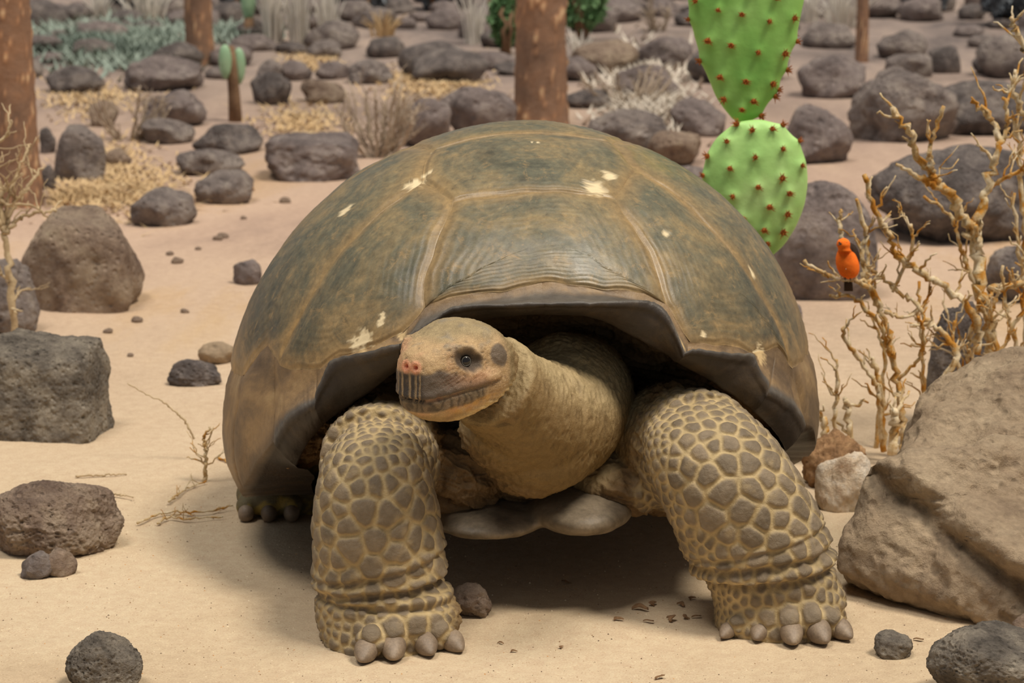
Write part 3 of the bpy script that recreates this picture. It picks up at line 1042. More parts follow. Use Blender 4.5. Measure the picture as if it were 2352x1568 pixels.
# head
HA = R(37)
HF = np.array([-math.sin(HA), -math.cos(HA), -0.02])
HF /= np.linalg.norm(HF)
HL = np.array([math.cos(HA), -math.sin(HA), 0.0])
HU = np.cross(HF, HL); HU *= np.sign(HU[2])
HO = px(944, 842, 4.235) - HU * 0.047
HS = np.array([(0.000, .015, .055, -.002, 2.2), (-.003, .025, .060, -.014, 2.5), (-.010, .035, .066, -.026, 2.7), (-.025, .045, .073, -.036, 2.7), (-.045, .054, .081, -.043, 2.6), (-.070, .063, .090, -.046, 2.5),
               (-.100, .071, .096, -.044, 2.5), (-.125, .076, .096, -.038, 2.4), (-.150, .074, .088, -.028, 2.2), (-.170, .065, .072, -.016, 2.0), (-.190, .050, .052, 0.0, 2.0)])
hs = smooth_path(HS, 50)
Ch = [HO + HF * a[0] + HU * (a[2] + a[3]) / 2 for a in hs]
mb.add(*loft(Ch, [HL * a[1] for a in hs], [HU * (a[2] - a[3]) / 2 for a in hs], 48, hs[:, 4]))

bv, bf = voxel_union(mb, 0.0022, 4)

lap("remesh")
def seg_dist(v, P, Rr):
    """distance to a polyline divided by its radius there"""
    best = np.full(len(v), 1e9)
    for i in range(len(P) - 1):
        a, b = P[i], P[i + 1]
        t = np.clip(((v - a) @ (b - a)) / ((b - a) @ (b - a)), 0, 1)
        d = np.linalg.norm(v - (a + t[:, None] * (b - a)), axis=1) / (Rr[i] + t * (Rr[i + 1] - Rr[i]))
        best = np.minimum(best, d)
    return best

def axis_of(rows_):
    C_, A_, _ = leg_rows(rows_)
    return np.array(C_[::6]), np.array([np.linalg.norm(a) for a in A_[::6]])
aL, rL = axis_of(LEGL)
aR, rR = axis_of(LEGR)
hl = np.stack([(bv - HO) @ HF, (bv - HO) @ HL, (bv - HO) @ HU], -1)
headw = sstep(-0.19, -0.14, hl[:, 0]) * (np.abs(hl[:, 1]) < 0.12) * (hl[:, 2] > -0.07) * (hl[:, 2] < 0.13)
legL = sstep(4.60, 4.52, bv[:, 1]) * sstep(0.02, -0.01, bv[:, 0] - (px(1040, 1100, 4.45)[0])) * (bv[:, 2] < 0.345)
legR = sstep(4.66, 4.58, bv[:, 1]) * sstep(-0.012, 0.02, bv[:, 0] - (px(1462, 1100, 4.48)[0])) * (bv[:, 2] < 0.375)
legL = legL * (headw < 0.5)
legL *= seg_dist(bv, aL, np.maximum(rL, 0.08)) < 1.75
legR *= seg_dist(bv, aR, np.maximum(rR, 0.08)) < 1.6
joint = np.clip(1 - np.maximum.reduce([headw, legL, legR]), 0, 1)
bv = laplace(bv, bf, 26, 0.12 + 0.88 * np.maximum(joint, sstep(-0.11, -0.145, hl[:, 0]) * (headw > 0)))
hl = np.stack([(bv - HO) @ HF, (bv - HO) @ HL, (bv - HO) @ HU], -1)
bn = normals(bv, bf)
disp = np.zeros(len(bv))
col = np.zeros((len(bv), 3))
col[:] = lin(150, 124, 84)

# neck and chest wrinkles (only where skin can be seen)
def mixc(c0, c1, t):
    return c0 * (1 - t[:, None]) + np.asarray(c1) * t[:, None]
I = np.where((headw < 0.999) & (legL < 0.999) & (legR < 0.999) & (bv[:, 1] < 4.95))[0]
p_ = bv[I]
nz = fbm(p_ * 9, 3)
nw = sstep(1.5, 1.08, seg_dist(p_, pth, rad)) * sstep(4.80, 4.70, p_[:, 1]) * (1 - headw[I])
tang = HF * 0.6 + np.array([-0.2, -0.5, 0.1])
al = p_ @ (tang / np.linalg.norm(tang))
cross_wr = ridged(np.column_stack([al * 70 + 2.0 * nz, p_[:, 2] * 22, p_[:, 0] * 16]), 3)
fine_wr = ridged(np.column_stack([p_[:, 0] * 95, p_[:, 1] * 60, p_[:, 2] * 45]) + nz[:, None], 2)
folds = ridged(np.column_stack([p_[:, 0] * 12 + 1.5 * nz, p_[:, 1] * 12, p_[:, 2] * 42 + p_[:, 0] * 14]), 3)
ow = np.clip(1 - np.maximum.reduce([headw[I], legL[I], legR[I], nw]), 0, 1)
al0 = px(1226, 880, 4.52) @ (tang / np.linalg.norm(tang))
crease = np.exp(-((al - al0 + 0.010 * nz) / 0.006) ** 2) * sstep(0.30, 0.36, p_[:, 2])
disp[I] += nw * (0.0022 * cross_wr + 0.0022 * fine_wr - 0.007 * crease) + ow * (0.015 * (folds - 0.75) + 0.003 * fine_wr)
cc = col[I]
cc = mixc(cc, lin(178, 156, 116), nw * sstep(-0.1, 0.6, bn[I, 2] + 0.3 * nz))  # upward-facing neck skin painted lighter, as if lit from above
cc = mixc(cc, lin(126, 102, 60), nw * sstep(0.0, -0.6, bn[I, 2] + 0.2 * nz) * 0.8)  # downward-facing throat painted darker, its shade put into the colour
cc = mixc(cc, lin(116, 88, 60), ow * 0.6)
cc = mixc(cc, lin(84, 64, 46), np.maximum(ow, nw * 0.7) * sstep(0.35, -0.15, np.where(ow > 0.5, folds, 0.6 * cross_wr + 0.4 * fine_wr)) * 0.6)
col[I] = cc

lap("pre scales")
# leg scales: real plates with grooves between them
def scales(mask, seed, rfun, toes=()):
    global disp, col
    idx = np.where(mask > 0.02)[0]
    P = bv[idx]
    rng = np.random.RandomState(seed)
    rloc = rfun(P) * (0.72 + 0.6 * rng.rand(len(P)))
    order = rng.permutation(len(P))
    sp_, sr_ = [], []
    spa, sra = np.zeros((0, 3)), np.zeros(0)
    for t_, r_ in toes:
        spa = np.vstack([spa, t_]); sra = np.append(sra, r_)
    for i in order[:9000]:
        if len(sra):
            d = ((spa - P[i]) ** 2).sum(1)
            if (d < (0.80 * (sra + rloc[i])) ** 2).any():
                continue
        spa = np.vstack([spa, P[i]])
        sra = np.append(sra, rloc[i])
    Pw = P + 0.0022 * np.stack([fbm(P * 70, 2), fbm(P * 70 + 40, 2), fbm(P * 70 + 80, 2)], -1)
    d1 = np.full(len(P), 9.0); d2 = d1.copy(); d3 = d1.copy(); who = np.zeros(len(P), dtype=int)
    for a in range(0, len(P), 20000):
        dd = np.sqrt(((Pw[a:a + 20000, None, :] - spa[None]) ** 2).sum(2)) - sra[None] * 0.55
        part = np.argpartition(dd, 2, axis=1)[:, :3]
        r_ = np.arange(len(dd))[:, None]
        vals = dd[r_, part]
        od = np.argsort(vals, axis=1)
        vals = np.take_along_axis(vals, od, 1)
        who[a:a + 20000] = np.take_along_axis(part, od, 1)[:, 0]
        d1[a:a + 20000], d2[a:a + 20000], d3[a:a + 20000] = vals[:, 0], vals[:, 1], vals[:, 2]
    g2, g3 = (d2 - d1) / 2 + 1e-6, (d3 - d1) / 2 + 1e-6
    g = (g2 ** -1.6 + 0.55 * g3 ** -1.6) ** (-1 / 1.6)
    rw = sra[who]
    gw = 0.0012 + 0.055 * rw
    plate = sstep(gw * 0.35, gw * 1.7 + 0.0012, g)
    m = mask[idx]
    disp[idx] += m * (plate * (0.0016 + 0.25 * rw) * (0.6 + 0.4 * sstep(0, 0.9, g / rw)) - 0.0015) + m * plate * 0.0006 * fbm(P * 160, 2)
    tone = rng.rand(len(sra))[who]
    c_pl = np.asarray(lin(128, 113, 93)) * (0.80 + 0.36 * tone)[:, None]
    c_pl = c_pl * (1 + 0.25 * fbm(P * 50, 3))[:, None]
    c_gr = np.asarray(lin(190, 167, 124)) * (0.92 + 0.2 * fbm(P * 30, 2))[:, None]
    inner_t = sstep(0.0, -0.7, bn[idx, 2])[:, None]
    c = c_gr * (1 - plate[:, None]) + c_pl * plate[:, None]
    dust = (0.55 * sstep(0.1, 0.6, fbm(P * 38 + 9, 3)))[:, None]
    c = c * (1 - dust) + np.asarray(lin(172, 150, 112)) * dust
    col[idx] = col[idx] * (1 - m[:, None]) + c * m[:, None]

def rfL(P):
    z = P[:, 2]
    return np.interp(z, [0, .045, .075, .10, .13, .2, .25, .28, .31, .35], [.009, .009, .010, .013, .019, .020, .017, .012, .009, .007])
def rfR(P):
    z = P[:, 2]
    r_ = np.interp(z, [0, .045, .075, .10, .13, .2, .27, .31, .36, .4], [.009, .009, .010, .013, .016, .0205, .018, .013, .010, .008])
    xin = P[:, 0] - np.interp(z, [0, .1, .2, .3, .38], [0.30, 0.29, 0.225, 0.20, 0.20])
    return r_ * np.interp(xin, [-0.02, 0.03, 0.07], [0.5, 0.62, 1.0])
scales(legL, 3, rfL, TOES[:4])
scales(legR, 11, rfR, TOES[4:])

lap("scales")
# deep folds at the wrists
def fold(mask, z0, slope, x0, depth, wid):
    global disp
    k = np.where((mask > 0) & (np.abs(bv[:, 2] - z0) < 0.07))[0]
    zz = bv[k, 2] - (z0 + slope * (bv[k, 0] - x0) + 0.004 * fbm(bv[k] * 25, 2))
    disp[k] -= mask[k] * depth * np.exp(-(zz / wid) ** 2)
    disp[k] += mask[k] * depth * 0.55 * np.exp(-((zz - wid * 2.0) / (wid * 1.4)) ** 2)
xL, xR = px(880, 1400, 4.4)[0], px(1790, 1380, 4.46)[0]
fold(legL, 0.088, 0.10, xL, 0.010, 0.0055)
fold(legL, 0.116, 0.22, xL, 0.005, 0.005)
fold(legL, 0.068, -0.02, xL, 0.008, 0.0045)
fold(legR, 0.118, 0.12, xR, 0.007, 0.0055)
fold(legR, 0.088, 0.10, xR, 0.013, 0.007)
fold(legR, 0.146, 0.22, xR, 0.004, 0.0045)

# hind feet: dusty green and yellow
rear = np.where((bv[:, 1] > 4.95) & (bv[:, 2] < 0.13))[0]
rn = fbm(bv[rear] * 30, 3)
col[rear] = np.asarray(lin(104, 94, 68)) + (np.asarray(lin(162, 138, 70)) - np.asarray(lin(104, 94, 68))) * sstep(-0.1, 0.25, rn)[:, None]

# head
HI = np.where(headw > 0)[0]
hv, hw, hd = bv[HI], headw[HI], np.zeros(len(HI))
f_, l_, z_ = hl[HI, 0], hl[HI, 1], hl[HI, 2]
al_ = np.abs(l_)
hn = fbm(hv * 60, 3)
hn2 = fbm(hv * 22 + 3, 3)
hc = np.zeros((len(hv), 3)); hc[:] = lin(196, 164, 122)
hc = mixc(hc, lin(214, 166, 128), sstep(-0.1, 0.4, hn2) * sstep(-0.10, -0.05, f_) * (z_ < 0.075))
hc = mixc(hc, lin(166, 146, 110), sstep(0.068, 0.088, z_ + 0.012 * hn2))
hc = mixc(hc, lin(150, 132, 98), sstep(-0.125, -0.15, f_))
# mouth line
zm = np.interp(f_, [-.14, -.115, -.09, -.05, -.015, 0.0], [.024, .015, .010, .006, .000, -.004])
inm = sstep(-0.122, -0.108, f_)
mg = np.exp(-((z_ - zm) / 0.0026) ** 2) * inm
hd -= hw * mg * 0.0075
hd += hw * inm * 0.0022 * np.exp(-((z_ - zm - 0.008) / 0.006) ** 2)
hd -= hw * inm * 0.0020 * sstep(zm - 0.001, zm - 0.006, z_) * sstep(-0.045, -0.03, z_)
# dark horny beak along the upper jaw
btop = np.interp(f_, [-.105, -.085, -.065, -.048, -.035, -.02, 0.0], [.004, .010, .016, .024, .033, .040, .040])
band = sstep(zm + 0.0005, zm + 0.003, z_) * sstep(btop + 0.005, btop - 0.004, z_ - zm + 0.006 * hn2 + 0.004 * hn) * sstep(-0.108, -0.092, f_)
hc = mixc(hc, lin(86, 78, 72), band * 0.92)
# striped beak front
front = sstep(-0.030, -0.020, f_) * sstep(0.027, 0.020, np.abs(l_ + 0.003)) * sstep(0.040, 0.033, z_) * (z_ > zm - 0.002)
stripes = np.maximum.reduce([np.exp(-((l_ + 0.004 * hn2 - c) / w_) ** 2) for c, w_ in ((-0.026, .0022), (-0.0155, .0020), (-0.0015, .0024), (0.0095, .0020), (0.0165, .0012))])
hc = mixc(hc, lin(70, 63, 58), front)
hc = mixc(hc, lin(176, 150, 114), front * sstep(0.2, 0.8, stripes) * 0.9)
hd -= hw * front * 0.0012 * (stripes - 0.5)
# lower jaw: grooved horn
low = sstep(zm - 0.001, zm - 0.004, z_) * sstep(zm - 0.026, zm - 0.018, z_) * sstep(-0.098, -0.084, f_)
arc = np.where(f_ > -0.02, l_ * 0.8, f_)
gro = 0.5 + 0.5 * np.sin(arc * 560 + 9.0 * hn2 + 4.0 * hn)
hc = mixc(hc, np.asarray(lin(112, 99, 80)), low * 0.85)
hc = mixc(hc, lin(66, 58, 50), low * sstep(0.5, 0.95, gro) * 0.6)
hd += hw * low * (0.0009 * (1 - gro) + 0.001)
# yellowish jaw corner and chin
jaw = sstep(-0.125, -0.10, f_) * sstep(zm - 0.014, zm - 0.022, z_) * sstep(-0.04, -0.025, z_) * sstep(-0.02, -0.05, f_)
hc = mixc(hc, lin(214, 164, 92), jaw * 0.75 * sstep(-0.2, 0.3, hn))
chin = sstep(-0.020, -0.036, z_)
hc = mixc(hc, lin(140, 116, 66), chin * 0.7)
# pale fold of skin along the jaw
zj = np.interp(f_, [-.175, -.150, -.12, -.09, -.05], [.020, .002, -.018, -.030, -.040])
fold_j = np.exp(-((z_ - zj) / 0.006) ** 2) * sstep(-0.18, -0.155, f_) * sstep(-0.045, -0.07, f_)
hd += hw * fold_j * 0.0030 + hw * 0.0014 * fold_j * np.sin(z_ * 900 + 3 * hn)
hc = mixc(hc, lin(222, 190, 132), fold_j * 0.8)
# corner wrinkles
cw = np.exp(-(((f_ + 0.118) / 0.022) ** 2 + ((z_ - 0.010) / 0.02) ** 2))
hd += hw * cw * 0.0028 * ridged(np.column_stack([f_ * 40, z_ * 190 + f_ * 40, l_ * 20]), 2)
hc = mixc(hc, lin(120, 92, 70), cw * sstep(0.3, -0.1, ridged(np.column_stack([f_ * 40, z_ * 190 + f_ * 40, l_ * 20]), 2)))
# brow ridge, cheek and temple forms
sd_h = (al_ > 0.02)
hd += hw * sd_h * 0.0045 * np.exp(-(((f_ + 0.058) / 0.026) ** 2 + ((z_ - 0.070) / 0.008) ** 2))
hd += hw * sd_h * 0.0040 * np.exp(-(((f_ + 0.075) / 0.024) ** 2 + ((z_ - 0.027) / 0.009) ** 2))
hd -= hw * sd_h * 0.0035 * np.exp(-(((f_ + 0.093) / 0.012) ** 2 + ((z_ - 0.046) / 0.016) ** 2))
hc = mixc(hc, lin(222, 176, 140), sd_h * np.exp(-(((f_ + 0.070) / 0.032) ** 2 + ((z_ - 0.026) / 0.011) ** 2)) * 0.8)
hc = mixc(hc, lin(150, 138, 120), sstep(0.0, 0.4, fbm(hv * 34 + 7, 3)) * sstep(0.055, 0.075, z_) * 0.8)
# eyes: socket, lids, crinkles
EF, EZ = -0.062, 0.051
ex, ez = f_ - EF, z_ - EZ - 0.15 * (f_ - EF)
de = np.sqrt((ex / 1.35) ** 2 + ez ** 2)
side = al_ > 0.03
hd -= hw * side * 0.0075 * np.exp(-(de / 0.0105) ** 2)
hd += hw * side * 0.0042 * np.exp(-(((de - 0.0165) / 0.0045) ** 2)) * (0.7 + 0.6 * sstep(0, 0.01, ez))
rad_w = ridged(np.column_stack([ex * 120, ez * 210, l_ * 30]), 2)
hd += hw * side * 0.0018 * rad_w * np.exp(-((de - 0.022) / 0.012) ** 2)
hc = mixc(hc, lin(70, 61, 56), side * sstep(0.0190, 0.0110, de + 0.005 * hn + 0.004 * hn2) * 0.9)
hc = mixc(hc, lin(98, 84, 72), side * np.exp(-((de - 0.021) / 0.006) ** 2) * sstep(0.3, -0.2, rad_w) * 0.8)
# cheek crinkles between nose and eye
cr = np.exp(-(((f_ + 0.033) / 0.017) ** 2 + ((z_ - 0.027) / 0.012) ** 2)) * (al_ > 0.02)
crn = np.sin((z_ * 1.0 + 0.5 * (f_ + 0.03)) * 1050 + 2 * hn)
hd += hw * cr * 0.0010 * crn
hc = mixc(hc, lin(130, 96, 78), cr * sstep(0.2, 0.9, -crn) * 0.7)
# nostrils
for sg in (-1, 1):
    dn = np.sqrt((l_ - 0.0085 * sg) ** 2 + (z_ - 0.0465) ** 2)
    nm = f_ > -0.03
    hd -= hw * nm * 0.0055 * np.exp(-(dn / 0.0034) ** 2)
    hd += hw * nm * 0.0016 * np.exp(-((dn - 0.006) / 0.0025) ** 2)
    hc = mixc(hc, lin(236, 168, 132), nm * sstep(0.012, 0.007, dn))
    hc = mixc(hc, lin(206, 104, 72), nm * sstep(0.0042, 0.002, dn))
# ear drum: smooth dark patch
dt = np.sqrt(((f_ + 0.116) / 0.85) ** 2 + (z_ - 0.051) ** 2)
hc = mixc(hc, lin(98, 88, 80), side * 0.85 * sstep(0.0205, 0.0155, dt + 0.007 * hn2 + 0.003 * hn))
hd += hw * side * 0.0028 * np.exp(-(dt / 0.014) ** 4)
hd -= hw * side * 0.0022 * np.exp(-((np.sqrt(((f_ + 0.146) / 0.6) ** 2 + (z_ - 0.034) ** 2)) / 0.016) ** 2)
# crown scales and flecks
hr = ridged(hv * 60 + 0.5 * hn[:, None], 3)
hd += hw * (0.0013 * hr + 0.0008 * fbm(hv * 130, 2))
hc = mixc(hc, lin(92, 80, 68), sstep(0.42, 0.6, fbm(hv * 150, 2)) * sstep(-0.09, -0.04, f_) * (z_ > 0.02) * 0.7)
hc = mixc(hc, lin(118, 98, 78), sstep(0.15, -0.35, hr) * 0.6)
hcw = hw * sstep(-0.185, -0.125, f_ + 0.012 * hn2)
col[HI] = col[HI] * (1 - hcw[:, None]) + hc * hcw[:, None]
disp[HI] += hd

bv = bv + bn * disp[:, None]
crackw = np.clip(headw * 0.9 + 0.5 * (1 - np.maximum.reduce([headw, legL, legR])), 0, 1)
body = mesh_obj('body', bv, bf, M['skin'], cols=np.clip(col, 0.002, 1), attrs={'crack': crackw})
loc_rel(body, tort)
tag(body, 'wrinkled tan skin with grey plated legs')

# eyes
for sg in (1, -1):
    m = np.where((np.abs(hl[:, 0] - EF) < 0.008) & (np.abs(hl[:, 2] - EZ) < 0.008) & (hl[:, 1] * sg > 0.03))[0]
    c = bv[m].mean(0) - HL * sg * 0.0030
    v, f = ellipsoid((0, 0, 0), (0.0100, 0.0092, 0.0100), 4)
    o = mesh_obj('eye', v + c, f, M['eye'])
    loc_rel(o, tort); tag(o, 'dark glossy eye')
    t = np.linspace(0, 2 * math.pi, 33)[:-1]
    nrm = HL * sg * 0.80 + HF * 0.55 + HU * 0.12
    nrm /= np.linalg.norm(nrm)
    ra = np.cross(nrm, HU); ra /= np.linalg.norm(ra)
    rb = np.cross(ra, nrm)
    ringp = [c + nrm * 0.0070 + 0.0066 * (math.cos(a) * ra + math.sin(a) * rb) for a in t]
    ringp.append(ringp[0])
    v, f = tube(ringp, 0.0007, 8, False)
    o2 = mesh_obj('iris_ring', v, f, M['iris'])
    o2.parent = o

lap("head")
# claws
cv, cf = ico(4)
def claw(x, y, r_, cx, D0, wide=1.0):
    g = on_ground(x, y)
    rr = r_ * mpp(g[1])
    q = np.array([px(cx, 1480, D0)[0], D0, 0])
    d = g - q; d[2] = 0; d /= np.linalg.norm(d)
    d = d * 0.55 + np.array([0, -1, 0]) * 0.45; d /= np.linalg.norm(d)
    s_ = np.array([-d[1], d[0], 0])
    u = np.array([0, 0, 1.0])
    v = cv.copy()
    fwd = v[:, 0]
    tp = 1 - 0.42 * np.clip(fwd, 0, 1) ** 1.6
    lx_ = fwd * rr * 1.75
    ly_ = np.sign(v[:, 1]) * np.abs(v[:, 1]) ** 0.85 * rr * 0.95 * tp * wide
    lz_ = v[:, 2] * rr * 0.95 * (1 - 0.45 * np.clip(fwd, 0, 1) ** 1.5) - 0.34 * rr * np.clip(fwd, 0, 1) ** 1.5
    c = g - d * rr * 1.35 + u * rr * 0.85
    W = c + lx_[:, None] * d + ly_[:, None] * s_ + lz_[:, None] * u
    W[:, 2] = np.maximum(W[:, 2], -0.006)
    o = mesh_obj('claw', W, cf, M['claw'])
    loc_rel(o, tort)
for x, y, r_ in CL:
    claw(x, y, r_, 905, 4.395)
for x, y, r_ in CR:
    claw(x, y, r_, 1800, 4.455)
for dx in (-0.038, 0.002, 0.042):
    v, f = ellipsoid((RL[0] + dx, RL[1] + 0.0, 0.014), (0.014, 0.018, 0.016), 3)
    loc_rel(mesh_obj('claw', v, f, M['claw']), tort)
lap("tortoise")
# ------------------------------------------------------------------ rocks
def rock_shape(seed, sub=4, facets=12, block=0.0, rough=0.15, pitk=0.06, freq=1.6):
    rng = np.random.RandomState(seed)
    v, f = ico(sub)
    n = rng.normal(size=(facets, 3))
    n /= np.linalg.norm(n, axis=1)[:, None]
    d = rng.uniform(0.66, 0.95, facets)
    if block:
        ang = rng.uniform(-0.35, 0.35)
        ax = np.array([[math.cos(ang), math.sin(ang), 0.08], [-math.cos(ang), -math.sin(ang), 0.1], [-math.sin(ang), math.cos(ang), 0.05],
                       [math.sin(ang), -math.cos(ang), 0.12], [0.06, -0.1, 1], [0, 0, -1]])
        ax /= np.linalg.norm(ax, axis=1)[:, None]
        n = np.vstack([n, ax])
        d = np.concatenate([d, np.full(6, 1.0 - 0.42 * block)])
    q = v @ n.T
    r = np.where(q > 0.04, d / np.maximum(q, 0.04), 9.0)
    r = np.column_stack([r, np.full(len(v), 1.0)])
    k = 16.0
    rr = -np.log(np.exp(-k * r).sum(1)) / k
    p = v * rr[:, None]
    o = rng.uniform(0, 50, 3)
    p = p * (1 + rough * fbm(p * freq + o, 5)[:, None] * 1.4)
    p = p * (1 + 0.35 * rough * ridged(p * freq * 3 + o, 3)[:, None])
    if sub >= 6:
        p = p * (1 + 0.022 * fbm(p * 16 + o, 4)[:, None] - 0.035 * pits(p * 20 + o, seed, 0.55)[:, None])
    if pitk:
        p = p * (1 - pitk * pits(p * 5.5 + o, seed)[:, None] - 0.6 * pitk * pits(p * 11 + o, seed + 3, 0.5)[:, None])
    lo, hi = p.min(0), p.max(0)
    return (p - (lo + hi) / 2) / ((hi - lo) / 2), f

def rock_dims(b, dr=0.85):
    x0, y0, x1, y1 = b
    D = ground_D(y1)
    m_ = mpp(D)
    W, Hp = (x1 - x0) * m_, (y1 - y0) * m_
    e = math.atan(CAM_H / D)
    dep = min(dr * W, 0.9 * Hp / math.sin(e))
    H = (Hp - 0.42 * dep * math.sin(e)) / math.cos(e)
    xc = px((x0 + x1) / 2, y1, D)[0] * (D + dep / 2) / D
    return W, dep, H, xc, D

def rock(b, mat, label, seed, sub=5, dr=0.85, sink=0.22, name='rock', group=None, rz=0.0, **kw):
    W, dep, H, xc, D = rock_dims(b, dr)
    p, f = rock_shape(seed, sub, **kw)
    tot = H / (1 - sink)
    v = p * np.array([W / 2, dep / 2, tot / 2])
    v[:, 2] += tot / 2 - tot * sink
    c = np.array([xc, D + dep * 0.5, 0.0])
    c[2] = float(ground_h(np.array([c[0]]), np.array([c[1]]))[0])
    o = mesh_obj(name, v, f, M[mat])
    o.location = c
    return tag(o, label, 'rock', group)

